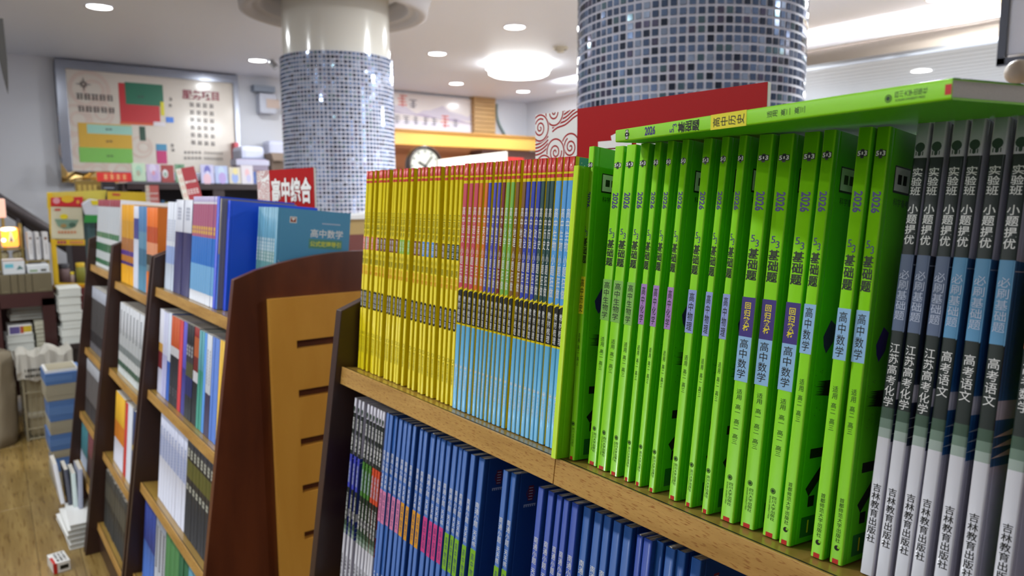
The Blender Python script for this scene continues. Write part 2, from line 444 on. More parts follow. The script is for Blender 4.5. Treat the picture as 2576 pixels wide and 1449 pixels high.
def test_parts(key, T, H, title, mid, side):
    q = lambda z: z / 1000 * H / .285
    sb = [(H, M_pearl), (q(263.5), M_bg), (q(203.5), mid), (q(155.5), M_bg), (q(107), M_g1), (q(100), M_g2), (q(94), M_g3), (q(88), M_pearlw)]
    fb = [(H, M_pearlside), (q(203.5), side), (q(124), M_pearl), (q(113), side), (q(86), M_pearlside)]
    return book_parts('test' + key, T, H, 0.205, sb, fb, d_test(title, mid), f_test(side))
M_navyb = C_('daily_blue', (28, 88, 164), .52, .02); M_navyf = C_('daily_blue_face', (28, 72, 142), .42, .15)
M_navyb2 = C_('daily_blue_b', (24, 66, 164), .52, .02)
def d_daily(boxm, subj):
    def f(p, T, H):
        w = T * .75; q = lambda z: z / 1000 * H / .285
        p.column('南通小题', 0, q(236), q(208), M_white, w); p.column('天天练', 0, q(204.5), q(186), M_white, w)
        if boxm:
            p.rect(-T * .46, T * .46, q(140), q(183), boxm); p.lift = .00006
            p.column(subj, 0, q(179), q(144), C_('box_ink', (40, 60, 110)), w * .75); p.lift = 0
        for i in range(8): p.rect(-w * .22, w * .22, q(70 - i * 5), q(73 - i * 5), M_pale)
    return f
def f_daily(p, T, H):
    a = C_('seal_red', (120, 40, 60)); p.ring(.022, H - .022, .0058, .0009, a, 14)
    p.rect(.0185, .0255, H - .030, H - .014, a); p.lift = .00006
    for i in range(5): p.rect(.0195, .0245, H - .016 - i * .003, H - .0168 - i * .003, M_pale)
    p.lift = 0; p.rect(.014, .030, H - .0345, H - .0335, M_pale)
    for i in range(6): p.rect(.014 + i * .0028, .0155 + i * .0028, H - .0365, H - .0345, M_pale)
def daily_parts(key, T, H, boxm, subj, alt=False, wedge=0.0):
    return book_parts('daily' + key + str(alt), T, H, 0.20, [(H, M_navyb2 if alt else M_navyb)], [(H, M_navyf)], d_daily(boxm, subj), f_daily, wedge)
# ================================================================== the room
YE = 4.2                        # the lower slatted ceiling ends here
def plane_box(name, x0, x1, y0, y1, z0, z1, m, parent=None):
    b = MB(); b.box(x0, x1, y0, y1, z0, z1, m); return b.build(name, parent)
cb = MB(); cb.box(-3.2, 4.82, -3.2, YW, CEIL, CEIL + .1, M_ceil); cb.box(4.82, 5.6, YE, YW, CEIL, CEIL + .1, M_ceil); struct(cb.build('ceiling'))
struct(plane_box('wall_left', -3.2, 9.0, YW, YW + .15, 0, CEIL + .3, M_wall))
struct(plane_box('wall_front', -3.35, -3.2, -3.2, YW, 0, CEIL + .1, M_wall))
struct(plane_box('wall_back', -3.2, 9.0, -3.35, -3.2, 0, CEIL + .3, M_wall))
e = MB(); mw = mat('wall_right_paint', (225, 228, 220), .7); e.box(8.4, 8.55, -3.2, YW, 1.95, CEIL + .3, mw); e.box(8.4, 8.55, -3.2, YW, 0, .12, mw)
for y_ in (-3.2, -1.4, .4, 2.2, 4.0, 5.8): e.box(8.4, 8.55, y_, y_ + .10, .12, 1.95, mat('window_frame_grey', (150, 154, 160), .4))
e.box(8.4, 8.55, 5.9, YW, .12, 1.95, mw); e.box(5.52, 5.67, YE, YW, 0, CEIL + .1, M_wall); e.box(5.52, 8.4, YE, YE + .12, 0, CEIL + .3, M_wall); e.box(4.80, 5.52, YE, YE + .06, CEIL2, CEIL + .1, M_wall); struct(e.build('wall_right'))
# floor: joint base with every plank of the visible aisle laid on it
fl = struct(plane_box('floor', -3.2, 9.0, -3.2, YW, -.06, -.002, M_floor))
pa = math.radians(1.9); pw, pl = 0.125, 0.9
plank_me = {}
def plank_mesh(L, k):
    kk = (round(L, 3), k)
    if kk not in plank_me:
        b = MB(); b.box(0.0006, pw - .0006, 0, L - .0012, -.0025, 0, M_plank); me = b.data('plank')
        bm = bmesh.new(); bm.from_mesh(me); bmesh.ops.bevel(bm, geom=[e for e in bm.edges if abs(e.verts[0].co.z) < 1e-6 and abs(e.verts[1].co.z) < 1e-6], offset=.0008, segments=1, affect='EDGES'); bm.to_mesh(me); bm.free()
        plank_me[kk] = me
    return plank_me[kk]
rot = Matrix.Rotation(-pa, 4, 'Z'); rest = MB()
for i in range(-22, 24):
    for j in range(-2, 7):
        y = 0.2 + j * pl + (i * 0.37 % 1) * pl; x = 0.055 + i * pw
        c_ = rot @ Vector((x, y, 0))
        near = -0.7 < c_.x < 0.95 and 1.6 < c_.y < 6.1
        if near:
            o = link('plank', plank_mesh(pl, 0), fl); o.matrix_world = rot @ Matrix.Translation((x, y, 0))
        elif y < 6:
            rest.box(x + .0006, x + pw - .0006, y, y + pl - .0012, -.0025, 0, M_plank, rot)
o = rest.build('plank_field', fl); o['kind'] = 'stuff'

# the lower slatted ceiling behind a lip board on the right
lip = MB(); M_lip = mat('lip_board', (118, 108, 98), .6); M_slat = mat('ceiling_slat', (196, 200, 202), .45)
lip.box(4.80, 4.86, -3.2, YE, CEIL2 - .01, CEIL + .02, M_lip)
struct(lip.build('trim_1'))
e = MB(); e.box(4.79, 4.87, -3.2, YE, CEIL2 - .03, CEIL2 - .01, M_metal); e.box(4.77, 4.80, -3.2, YE, CEIL - .018, CEIL, mat('olive_trim', (120, 108, 70), .6)); struct(e.build('trim_2'))
sc_ = struct(plane_box('ceiling', 4.86, 8.5, -3.2, YE, CEIL2 + .03, CEIL2 + .06, mat('slat_gap', (120, 124, 126), .7)))
x = 4.9; n_ = 0; sl_me = None
while x < 8.35:
    if sl_me is None:
        b = MB(); b.box(0, .135, -3.2, YE - .01, 0, .028, M_slat); sl_me = b.data('ceiling_slat')
    s_ = link('ceiling_slat', sl_me, sc_); s_.location = (x, 0, CEIL2); x += .15

# ------------------------------------------------------------------ lamps in the ceiling
M_lamp = mat('lamp_diffuser', (255, 255, 255), .5, emit=9.0)
M_trimw = mat('lamp_trim', (225, 226, 230), .35)
b = MB(); b.lathe((0, 0, 0), [(.064, -.001), (.076, -.006), (.080, -.001)], M_trimw, 32); dl_ring = b.data('trim_ring')
b = MB(); b.poly([(.0645 * math.cos(2 * math.pi * i / 32), -.0645 * math.sin(2 * math.pi * i / 32), -.003) for i in range(32)], M_lamp); dl_dif = b.data('diffuser')
ld_b = bpy.data.lights.new('downlight_bright', 'AREA'); ld_b.shape = 'DISK'; ld_b.size = .12; ld_b.energy = DOWN_W * 6.5; ld_b.color = (.95, .98, 1.0)
ld = bpy.data.lights.new('downlight', 'AREA'); ld.shape = 'DISK'; ld.size = .12; ld.energy = DOWN_W; ld.color = (0.93, 0.97, 1.0)
def downlight(p, label, h=CEIL, ld=ld):
    t = thing('ceiling_downlight', label, 'ceiling light', (p[0], p[1], h), 'recessed ceiling downlights')
    link('trim_ring', dl_ring, t); link('diffuser', dl_dif, t)
    l = bpy.data.objects.new('downlight_glow', ld); COL.objects.link(l); l.parent = t; l.location = (0, 0, -.012)
for px, py, lab in [(250, 17, 'recessed white downlight above the framed floor map'), (648, 152, 'recessed downlight just left of the farther mosaic column'),
                    (1295, 68, 'large recessed downlight in front of the round lamp'), (1100, 135, 'recessed downlight left of the round glowing lamp'),
                    (1148, 210, 'recessed downlight over the ink painted banner'), (1316, 230, 'small recessed downlight just behind the round lamp'),
                    (2365, -4, 'recessed downlight cut by the top edge of the photo at right')]:
    downlight(at(px, py, 2, CEIL), lab)
for px, py, lab in [(2197, 145, 'recessed downlight in the slatted ceiling nearest the lip board'), (2318, 177, 'recessed downlight in the middle of the slatted ceiling'),
                    (2180, 237, 'low recessed downlight right above the lying green book'), (2420, 207, 'recessed downlight above the red tip of the lying green book')]:
    p = at(px, py, 2, CEIL2); downlight(p, lab, CEIL2 - .002, ld=ld_b)
k_ = 0
for i_, (x, y) in enumerate(((3.45, -.9), (3.45, .4), (4.3, .5), (3.4, 1.6), (2.9, 2.5), (4.3, 1.5))):  # unseen downlights added to brighten the right-hand ceiling by bounce
    downlight((x, y), 'added unseen downlight brightening the right-hand ceiling, %s of that group' % ORD[i_ + 1], ld=ld_b)
for x in (-2.4, -1.25, -0.15, 1.15, 2.9):                      # the rest of the grid, behind and above the frame
    for y in (-1.9, 1.15, 2.4, 3.6):
        if (x > 1 and y > 1.0) or (y < 0 and x > -2): continue
        k_ += 1; downlight((x, y), 'recessed downlight of the ceiling grid outside the picture, number %s from the back' % ORD[k_])
def round_lamp(c, label, rad=.27):
    t = thing('round_ceiling_lamp', label, 'ceiling light', (c[0], c[1], CEIL))
    b = MB(); b.lathe((0, 0, 0), [(0.001, -.002), (rad * .9, -.002), (rad * .93, -.02), (rad * .9, -.03)], M_trimw, 48); b.build('base_plate', t)
    M_l2 = mat('round_lamp_glass', (255, 255, 252), .4, emit=8.0)
    b = MB(); n = 64; pr = [(1.0, -.012), (1.0, -.045), (.93, -.055), (.92, -.085), (.80, -.102), (.5, -.11), (.001, -.112)]
    P = []
    for i in range(n):
        a = 2 * math.pi * i / n
        for r_, z in pr:
            s_ = 1 + (.018 * math.cos(16 * a) if r_ > .85 else 0); P.append((r_ * rad * s_ * math.cos(a), r_ * rad * s_ * math.sin(a), z))
    k = len(pr); b.mesh(P, [(i * k + j, i * k + j + 1, ((i + 1) % n) * k + j + 1, ((i + 1) % n) * k + j) for i in range(n) for j in range(k - 1)], M_l2, True)
    b.build('glass_shade', t)
    l = bpy.data.lights.new('round_lamp', 'AREA'); l.shape = 'DISK'; l.size = rad * 1.8; l.energy = DISC_W; l.color = (1.0, .985, .96)
    lo = bpy.data.objects.new('lamp_glow', l); COL.objects.link(lo); lo.parent = t; lo.location = (0, 0, -.118)
p = at(1305, 172, 2, CEIL - .04); round_lamp((p.x, p.y), 'large round glowing ceiling lamp with a scalloped rim')
# strip of light lying on the lip, washing the ceiling edge
t = thing('cove_light', 'slim light strip washing the ceiling edge by the lip board', 'ceiling light', (4.74, 0, CEIL - .11))
b = MB(); b.box(-.02, .04, -2, 5.5, -.006, 0, M_trimw); b.build('tray', t)
b = MB(); b.box(-.02, -.014, -2, 5.5, 0, .02, M_trimw); b.build('front_lip', t)
l = bpy.data.lights.new('cove_strip', 'AREA'); l.shape = 'RECTANGLE'; l.size = .02; l.size_y = 7.4; l.energy = 80; l.color = (.98, .98, 1.0)
lo = bpy.data.objects.new('cove_glow', l); COL.objects.link(lo); lo.parent = t; lo.location = (.0, 1.75, .004); lo.rotation_euler = (math.pi, .75, 0)
# smoke detector and ceiling ring
p = at(1410, 118, 2, CEIL)
t = thing('smoke_detector', 'small cream smoke detector on the ceiling left of the near column', 'smoke detector', (p.x, p.y, CEIL))
b = MB(); b.lathe((0, 0, 0), [(.055, 0), (.055, -.014), (.045, -.022)], mat('detector', (205, 200, 185), .5), 24); b.build('base', t)
b = MB(); b.lathe((0, 0, -.022), [(.032, 0), (.026, -.016), (.001, -.018)], mat('detector', (205, 200, 185)), 20); b.build('sensor', t)

# ------------------------------------------------------------------ the two mosaic columns
M_grout = mat('tile_grout', (212, 211, 224), .7); M_colw = mat('column_paint', (214, 212, 204), .18, coat=.5)
TM = [mat('mosaic_%s' % n, c, .07, .55, spec=.8) for n, c in (('slate', (86, 104, 136)), ('steel_blue', (118, 140, 178)), ('ink', (56, 66, 86)), ('mist', (160, 176, 204)), ('sea', (100, 128, 142)), ('dusk', (98, 96, 124)))]
wgt = [7, 6, 3, 3, 2, 2]
def column(cx, cy, label, ztop, singles, seen):
    Rg = .303; t = thing('mosaic_column', label, 'column', (cx, cy, 0))
    b = MB(); b.lathe((0, 0, 0), [(Rg, 0), (Rg, ztop), (.286, ztop + .002)], M_grout, 96); b.build('grout_bed', t)
    b = MB(); b.lathe((0, 0, 0), [(.287, ztop), (.287, CEIL)], M_colw, 96); b.build('painted_shaft', t)
    n = 88; pitch = .0216; rg = random.Random(int(cx * 1000)); hw = math.pi / n * .68
    rows = int(ztop / pitch); rest = MB(); cnt = 0; cands = []
    for r_ in range(rows):
        z = ztop - (r_ + 1) * pitch
        for i in range(n): cands.append((r_, i, z))
    azc = math.atan2(-cy, -cx)
    def facing(i): a = 2 * math.pi * i / n; return math.cos(a - azc)
    pick = set()
    if singles:
        for r_, i, z in sorted([c for c in cands if seen[0] < c[2] < seen[1] and facing(c[1]) > .2], key=lambda c: -facing(c[1]))[:300]: pick.add((r_, i))
    tme = {}
    for r_, i, z in cands:
        if not singles and False: continue
        a = 2 * math.pi * i / n; m = rg.choices(TM, wgt)[0]; ti = rg.uniform(-.02, .02); tj = rg.uniform(-.012, .012)
        if z < .55: continue
        def corner(s_, h_, out): 
            aa = a + s_ * hw; rr = Rg + out + .0022 + ti * s_ * .006 + tj * h_ * .006
            return (rr * math.cos(aa), rr * math.sin(aa), z + pitch / 2 + h_ * pitch * .345)
        F4 = [corner(-1, -1, 0), corner(1, -1, 0), corner(1, 1, 0), corner(-1, 1, 0)]; B4 = [corner(s_, h_, -.004) for s_, h_ in ((-1, -1), (1, -1), (1, 1), (-1, 1))]
        fc = [(0, 1, 2, 3)] + [(j, j + 4, (j + 1) % 4 + 4, (j + 1) % 4) for j in range(4)]
        if (r_, i) in pick:
            q = MB(); q.mesh(F4 + B4, fc, m); q.build('tile', t)
        elif facing(i) > -.35: rest.mesh(F4 + B4, fc, m)
    o = rest.build('tile_field', t); o['kind'] = 'stuff'
    return t
column(1.656, 1.371, 'near thick column covered in blue grey mirror mosaic, behind the red sign', EYE + .747, True, (EYE + .08, EYE + .56))
c2 = column(1.766, 3.910, 'farther mosaic column with a plain white upper shaft and ceiling ring', EYE + .747, False, None)
M_ring = mat('ring_plaster', (186, 184, 188), .6)
b = MB(); b.lathe((0, 0, CEIL), [(.345, -.001), (.345, -.035), (.385, -.035), (.39, -.075), (.41, -.085), (.43, -.075), (.44, -.10), (.47, -.115), (.50, -.105), (.505, -.06), (.52, -.03), (.53, -.001)], M_ring, 96)
b.build('ceiling_ring', c2)
# round box of a spot at the column side
p = at(683, 160, 2, CEIL - .03)
t = thing('spot_lamp', 'tiny chrome spot lamp beside the farther column top', 'spotlight', (p.x, p.y, CEIL))
b = MB(); b.tube((0, 0, 0), (0, 0, -.02), .02, M_metal); b.build('mount', t)
b = MB(); b.tube((0, 0, -.02), (.03, -.02, -.06), .022, M_metal, r2=.026); b.build('lamp_head', t)

# ================================================================== display racks
ZR = EYE - .2445                                            # top shelf edge height
def side_outline(top=EYE - .118):
    pts = [(.285, 0), (.4385, EYE - .163)]
    for i in range(1, 12):
        a = i / 12; x = .4385 + (.9615 - .4385) * a
        pts.append((x, EYE - .163 + .046 * math.sin(math.pi * a) ** .75))
    return pts + [(.9615, EYE - .163), (1.115, 0)]
def side_panel(parent, y, m, th=.018):
    b = MB(); b.prism([(x, y, z) for x, z in side_outline()], (0, th, 0), m); return b.build('side_panel', parent, bevel=.0015)
def shelf_board(parent, ex, ez, y0, y1, depth=.235, th=.025, edge=M_beech, top=M_lam, tau=TAU):
    M = Matrix.Translation((ex, 0, ez)) @ Matrix.Rotation(tau, 4, 'Y')
    b = MB(); b.box(.0035, depth, y0, y1, -th + .0015, -.0006, top); s_ = b.build('shelf_board', parent); s_.matrix_world = M
    b = MB(); b.box(0, .0028, y0, y1, -th, 0, edge); e_ = b.build('edge_band', s_, bevel=.0006)
    b = MB(); b.box(.0025, .0041, y0, y1, -th + .001, .0002, M_black); b.build('glue_line', s_)
    return s_
R1 = Row(.4365, ZR)
rack1 = thing('display_rack', 'long near book rack with slanted beech shelves, filled with exam workbooks', 'book rack', (.7, 0, 0))
def prt(f, *a, **k):
    return f(*a, **k)
rack1.location = (0, 0, 0)
side_panel(rack1, .984, M_darkw); side_panel(rack1, -.40, M_darkw)
shelf_board(rack1, .4365, ZR, .5075, .984); shelf_board(rack1, .4365, ZR, -.38, .5065)
Z2 = EYE - .565; R2 = Row(.3985, Z2); shelf_board(rack1, .3985, Z2, -.38, .984, .27)
Z3 = EYE - .88; shelf_board(rack1, .357, Z3, -.38, .984, .31)
plane_box('back_panel', .722, .736, -.38, .984, .06, EYE - .15, M_darkw, rack1)
plane_box('plinth', .32, 1.08, -.38, .984, 0, .07, M_darkw, rack1)

# ---- green workbooks on the top shelf
LG = 'the green workbooks'
G = [((1431, 1156), (1441, 1157), (1489, 378), '历史', 0, 0), ((1478, 1166), (1500, 1174), (1546.5, 377), '生物学', 0, 0), ((1501, 1177.5), (1520.5, 1187), (1576, 373), '生物学', 0, 0),
     ((1533, 1193), (1549, 1201), (1611, 369), '生物学', 0, 0), ((1568, 1208), (1584, 1213), (1647, 364), '化学', 0, 0), ((1596, 1220), (1613, 1225), (1679, 360), '化学', 0, 0),
     ((1630, 1235), (1649, 1240), (1716, 357), '化学', 0, 0), ((1681, 1254), (1703.7, 1261), (1770, 352), '物理', 0, 0), ((1722, 1272), (1744.5, 1277), (1816, 349), '物理', 0, 0),
     ((1763.6, 1289), (1790, 1293.5), (1860, 344), '物理', 0, 0), ((1811, 1305.6), (1844.5, 1317.7), (1910.5, 335), '数学', 1, 0), ((1861, 1322), (1896, 1336), (1962, 329), '数学', 1, 0),
     ((1917, 1345), (1955, 1358), (2025, 321), '数学', 1, 0), ((1958, 1365), (1986, 1376), (2074, 315), '数学', 0, 1), ((2037.6, 1398), (2074.6, 1408), (2162, 305), '数学', 0, 1),
     ((2085, 1413), (2111, 1422), (2208, 306), '数学', 0, 1)]
cntg = {}
GT = []
for i, (bl, br, tl, subj, redo, pub) in enumerate(G):
    B = R1.hit(*bl); B2 = R1.hit(*br); T = max(.0058, min(.0115, round((B.y - B2.y) * 1.04, 4)))
    if i == 0: T = .0072; B = R1.hit(1424, 1152); B.y = .5005; B.z = R1.z(B.x)
    if i == 13: T = .0088
    if i == 15: T = .0088
    ln = math.radians(6.3 + .0 * i); Tp = lean_hit(B, *tl, ln)
    if i == 0: Tp = lean_hit(B, 1481, 378, ln)
    H = .2935; Tp = B + (Tp - B).normalized() * H; B.z += .0004
    key = subj + str(redo); cntg[key] = cntg.get(key, 0) + 1
    en, colr = SUBEN[subj]
    if redo: lab = 'green maths workbook with purple and blue spine boxes, %s of three from the left' % ORD[cntg[key]]
    elif subj == '历史': lab = 'green history workbook with yellow spine box, half hidden behind the lime folder'
    else: lab = 'green %s workbook with %s spine box, %s of three from the left' % (en, colr, ORD[cntg[key]])
    put_book('workbook', green_parts(T, H, subj, redo, pub), frame(B, Tp, ln, random.uniform(-.006, .006)), lab, 'green workbooks on the top shelf')
    GT.append((B, Tp))
# a plain lime folder pushed forward in front of them, a strip of card behind it
B = R1.hit(1385, 1151); ln = math.radians(6.3); Tp = lean_hit(B, 1443, 418, ln)
Hl = (Tp - B).length; T = .0072
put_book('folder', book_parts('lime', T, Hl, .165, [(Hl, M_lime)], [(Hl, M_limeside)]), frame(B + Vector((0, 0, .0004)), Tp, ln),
         'plain lime green folder standing forward between yellow and green workbooks', cat='folder')
B = R1.hit(1436, 1150); Tp = lean_hit(B, 1500, 372, ln); d = (Tp - B).normalized()
b = MB(); xx = Vector((math.cos(ln), 0, -math.sin(ln))); o0 = B + d * .014 + xx * -.001 + Vector((0, .0035, 0)); b.prism([o0, o0 + xx * .03, o0 + xx * .03 + d * .112, o0 + d * .112], (0, .0006, 0), mat('card', (205, 222, 190), .5))
tag(b.build('card_strip'), 'pale strip of card tucked behind the lime folder', 'card')
# the green book behind the folder, a little of its top shows
B = R1.hit(1412, 1146); Tp = lean_hit(B, 1463, 383, math.radians(7)); Tp = B + (Tp - B).normalized() * .295
dv = Vector((.02, .5205 - B.y, -.0026)); M_ = frame(B + dv, Tp + dv, math.radians(7))
put_book('workbook', book_parts('gplain', .006, .293, .19, [(.293, M_grn)], [(.293, M_grnside)]), M_, 'green workbook whose top corner shows behind the lime folder', 'green workbooks on the top shelf')

# ---- pearl grey workbooks at the right end
N = [(2163, 1440, 2309, 300, .0083, 'a'), (2202, 1455, 2351, 290, .0083, 'a'), (2250, 1472, 2402, 280, .0083, 'a'), (2291, 1487, 2447, 279, .0083, 'b'), (2349, 1508, 2504, 268, .0086, 'b'), (2411, 1532, 2562, 268, .0086, 'b'), (2500, 1560, 2655, 262, .0086, 'c')]
TK = {'a': ('江苏高考化学', C_('mid_grey_blue', (92, 108, 138)), C_('side_ink_blue', (44, 54, 80)), 'slate grey', 'chemistry'),
      'b': ('高考语文', C_('mid_steel', (88, 148, 190)), C_('side_steel', (42, 96, 148)), 'steel blue', 'Chinese'),
      'c': ('高考数学', C_('mid_copper', (190, 110, 70)), C_('side_copper', (170, 84, 40)), 'copper', 'maths')}
cnt_ = {}
for i, (bx, by, tx, ty, T, k) in enumerate(N):
    B = R1.hit(bx, by); B.x = .4615; B.z = R1.z(B.x) + .0004; B.y = R1.hit(bx, by).y
    ln = math.radians(8); Tp = lean_hit(B, tx, ty, ln); Tp = B + (Tp - B).normalized() * .2965
    ti, mid, side, cw, sb_ = TK[k]; cnt_[k] = cnt_.get(k, 0) + 1
    lab = 'pearl %s workbook with %s spine band, %s of three from the left' % (sb_, cw, ORD[cnt_[k]]) if k != 'c' else 'pearl workbook with copper cover at the right edge of the photo'
    put_book('workbook', test_parts(k, T, .2965, ti, mid, side), frame(B, Tp, ln), lab, 'pearl workbooks on the top shelf')
B = R1.hit(2452, 1545); ln = math.radians(8); Tp = lean_hit(B, 2600, 262, ln); Tp = B + (Tp - B).normalized() * .29
put_book('workbook', book_parts('gplain2', .0085, .285, .19, [(.285, M_grn)], [(.285, M_grnside)]), frame(B + Vector((.025, 0, 0)), Tp + Vector((.025, 0, 0)), ln), 'green workbook sunk between two pearl workbooks at the right edge', 'green workbooks on the top shelf')
for i in range(6):                                           # the run goes on past the frame
    B = Vector((.4615, .118 - i * .0125, 0)); B.z = R1.z(.4615) + .0004; Tp = B + Vector((math.sin(ln), 0, math.cos(ln))) * .2965
    put_book('workbook', test_parts('c', .0086, .2965, *TK['c'][:3]), frame(B, Tp, ln), 'pearl copper workbook of the run beyond the right edge, %s in from the frame' % ORD[i + 1], 'pearl workbooks on the top shelf')

# ---- yellow and coloured workbooks
YB = [(228, 112), (250, 122), (295, 130), (330, 150), (365, 168), (395, 180), (415, 190), (458, 208), (520, 240), (548, 245), (595, 263), (628, 278), (660, 293), (718, 315), (790, 345), (820, 368), (875, 395), (905, 412), (945, 438), (1010, 458), (1075, 483), (1125, 505), (1180, 526), (1235, 547)]
YT = [(218, 262), (240, 262), (285, 250), (322, 248), (358, 250), (386, 248), (427, 240), (472, 238), (530, 232), (556, 231), (602, 228), (632, 228), (672, 225), (727, 215), (800, 208), (818, 208), (855, 200), (915, 195), (968, 193), (1003, 193), (1085, 192), (1150, 184), (1205, 180), (1255, 177)]
YS = ['语文', '英语', '语文', '语文', '语文', '数学', '数学', '数学', '物理', '物理', '物理', '化学', '化学', '化学', '物理', '物理', '生物', '生物', '生物', '地理', '地理', '历史', '历史', '历史']
cc = {}
tot = {s: YS.count(s) for s in YS}
EN = {'语文': 'salmon', '英语': 'silver', '数学': 'plum', '物理': 'wine', '化学': 'leaf green', '生物': 'sky blue', '地理': 'brown', '历史': 'dark teal'}
def squeeze(Bs, Ts, gap=.0006):
    """thickness of each book limited by the distance to its right neighbour"""
    return [max(.0045, min(t_, (Bs[i].y - Bs[i + 1].y) - gap)) if i + 1 < len(Bs) else t_ for i, t_ in enumerate(Ts)]
Bs = [R1.hit(850 + x / 4.529, 900 + y / 4.529) for x, y in YB]
Bs[0].y = Bs[1].y + .0068
for i in range(len(Bs) - 2, -1, -1): Bs[i].y = max(Bs[i].y, Bs[i + 1].y + .0055)
Ts = squeeze(Bs, [.0062] * len(Bs))
for i, (B, T) in enumerate(zip(Bs, Ts)):
    B.x = .4565 + random.uniform(-.001, .001); B.z = R1.z(B.x) + .0004; ln = math.radians(5.0); tx, ty = YT[i]; Tp = lean_hit(B, 880 + tx / 4.528, 380 + ty / 4.528, ln)
    Tp.y = B.y + max(.004, min(.018, Tp.y - B.y)); Tp = B + (Tp - B).normalized() * .285
    s_ = YS[i]; cc[s_] = cc.get(s_, 0) + 1
    lab = 'thin yellow workbook with %s spine label, %s of %s such from the left' % (EN[s_], ORD[cc[s_]], ['', 'one', 'two', 'three', 'four', 'five'][tot[s_]]) if tot[s_] > 1 else 'thin yellow workbook with silver spine label, second from the rack end'
    put_book('workbook', yellow_parts(round(T, 4), .285, s_), frame(B, Tp, ln), lab, 'thin yellow workbooks on the top shelf')
CB = [(1288, 567), (1335, 590), (1375, 610), (1443, 637), (1495, 660), (1548, 680), (1605, 695), (1650, 715), (1690, 735), (1722, 755), (1785, 775), (1855, 797), (1910, 825), (1975, 845), (2020, 865), (2060, 890), (2115, 910), (2160, 933), (2215, 950), (2258, 975), (2318, 1008), (2400, 1028)]
CT = [(70, 140), (128, 140), (178, 130), (225, 132), (277, 130), (311, 130), (375, 125), (405, 120), (447, 118), (485, 105), (530, 108), (577, 102), (640, 97), (678, 88), (733, 90), (790, 95), (820, 82), (876, 80), (908, 76), (980, 62), (1042, 57), (1108, 54)]
CS = ['语文'] * 3 + ['英语'] * 2 + ['数学'] * 3 + ['物理'] + ['化学'] * 2 + ['地理'] * 2 + ['政治'] * 3 + ['历史'] * 3 + ['生物'] * 3
cc = {}
tot = {s: CS.count(s) for s in CS}
Bs = [R1.hit(850 + x / 4.529, 900 + y / 4.529) for x, y in CB]
for i in range(len(Bs) - 2, -1, -1): Bs[i].y = max(Bs[i].y, Bs[i + 1].y + .0062)
Ts = squeeze(Bs, [.0078, .0068, .0078] + [.0060] * 2 + [.0050] * 4 + [.0060] * 10 + [.0080] * 3)
for i, (B, T) in enumerate(zip(Bs, Ts)):
    B.x = .4545; B.z = R1.z(B.x) + .0004; ln = math.radians(5.2); tx, ty = CT[i]; Tp = lean_hit(B, 1150 + tx / 3.814, 380 + ty / 3.814, ln)
    Tp.y = B.y + max(.002, min(.014, Tp.y - B.y)); Tp = B + (Tp - B).normalized() * .286
    s_ = CS[i]; cc[s_] = cc.get(s_, 0) + 1
    lab = 'workbook with a %s and light blue spine, %s of %s from the left' % (SUBC[s_][2], ORD[cc[s_]], ['', 'one', 'two', 'three'][tot[s_]]) if tot[s_] > 1 else 'workbook with a maroon and light blue spine, the only one'
    put_book('workbook', colour_parts(round(T, 4), .286, s_), frame(B, Tp, ln), lab, 'two-tone workbooks on the top shelf')
# ---- the book lying across the tops
HL = .305; far = Vector((.461, .4585, EYE + .0462)); d_ = (Vector((.389, .154, EYE + .0462)) - far).normalized(); B = far + d_ * HL; T = .0104
zz = (far - B).normalized(); xx = Vector((-zz.y, zz.x, 0)) * -1; yy = zz.cross(xx).normalized()
m_ = Matrix((xx, yy, zz)).transposed().to_4x4(); m_.translation = B
put_book('workbook', book_parts('lying', T, HL, .205, [(HL, M_grn)], [(HL, M_grnside)], d_green('历史', GB['历史'], False, 0)), m_, 'green history workbook lying flat across the tops of the others', 'green workbooks on the top shelf')

# ---- second shelf of the near rack
ln = math.radians(7)
def low_book(tx, ty, parts, H, label, group, dx=0.0, T=.007):
    r = ray(tx, ty); k = (.440 + dx) / r.x; Y = r.y * k
    B = Vector((.440 + dx - H * math.sin(ln), Y, 0)); B.z = R2.z(B.x) + .0005
    Tp = B + Vector((math.sin(ln), random.uniform(-.004, .004), math.cos(ln))) * H
    B.y = Y - (Tp.y - B.y); Tp.y = Y
    return put_book('workbook', parts, frame(B, Tp, ln), label, group)
LW = [(892, 988, 'v'), (902, 992, 'v'), (911, 997, 'v'), (924, 1005, 'g'), (932.5, 1010, 'g'), (940.5, 1014, 'g'), (949, 1019, 'o'), (956, 1023, 'o'), (963, 1027, 'o')]
LK = {'v': ('江苏高考数学', C_('mid_violet', (62, 72, 190)), C_('side_violet', (44, 56, 160)), 'violet'), 'g': ('江苏高考物理', C_('mid_moss', (72, 132, 48)), C_('side_moss', (54, 110, 40)), 'moss green'),
      'o': ('江苏高考英语', C_('mid_vermilion', (214, 74, 34)), C_('side_vermilion', (190, 60, 30)), 'vermilion')}
cc = {}
for x, y, k in LW:
    ti, mid, side, cn = LK[k]; cc[k] = cc.get(k, 0) + 1
    low_book(x, y, test_parts('low' + k, .0064, .284, ti, mid, side), .284, 'white workbook with %s spine band under the beech shelf, %s of three' % (cn, ORD[cc[k]]), 'white workbooks on the second shelf')
DB = {'p': C_('tag_pink', (218, 128, 172)), 'a': C_('tag_amber', (226, 158, 36)), 'm': C_('tag_magenta', (214, 62, 140)), 'l': C_('tag_lime', (130, 190, 40))}
DN = {'p': ('pink', '高中语文'), 'a': ('amber', '高中数学'), 'm': ('magenta', '高中英语'), 'l': ('lime', '高中物理')}
c1 = lambda x, y: (850 + x / 4.529, 900 + y / 4.529); c6 = lambda x, y: (1200 + x / 3.631, 1050 + y / 3.631)
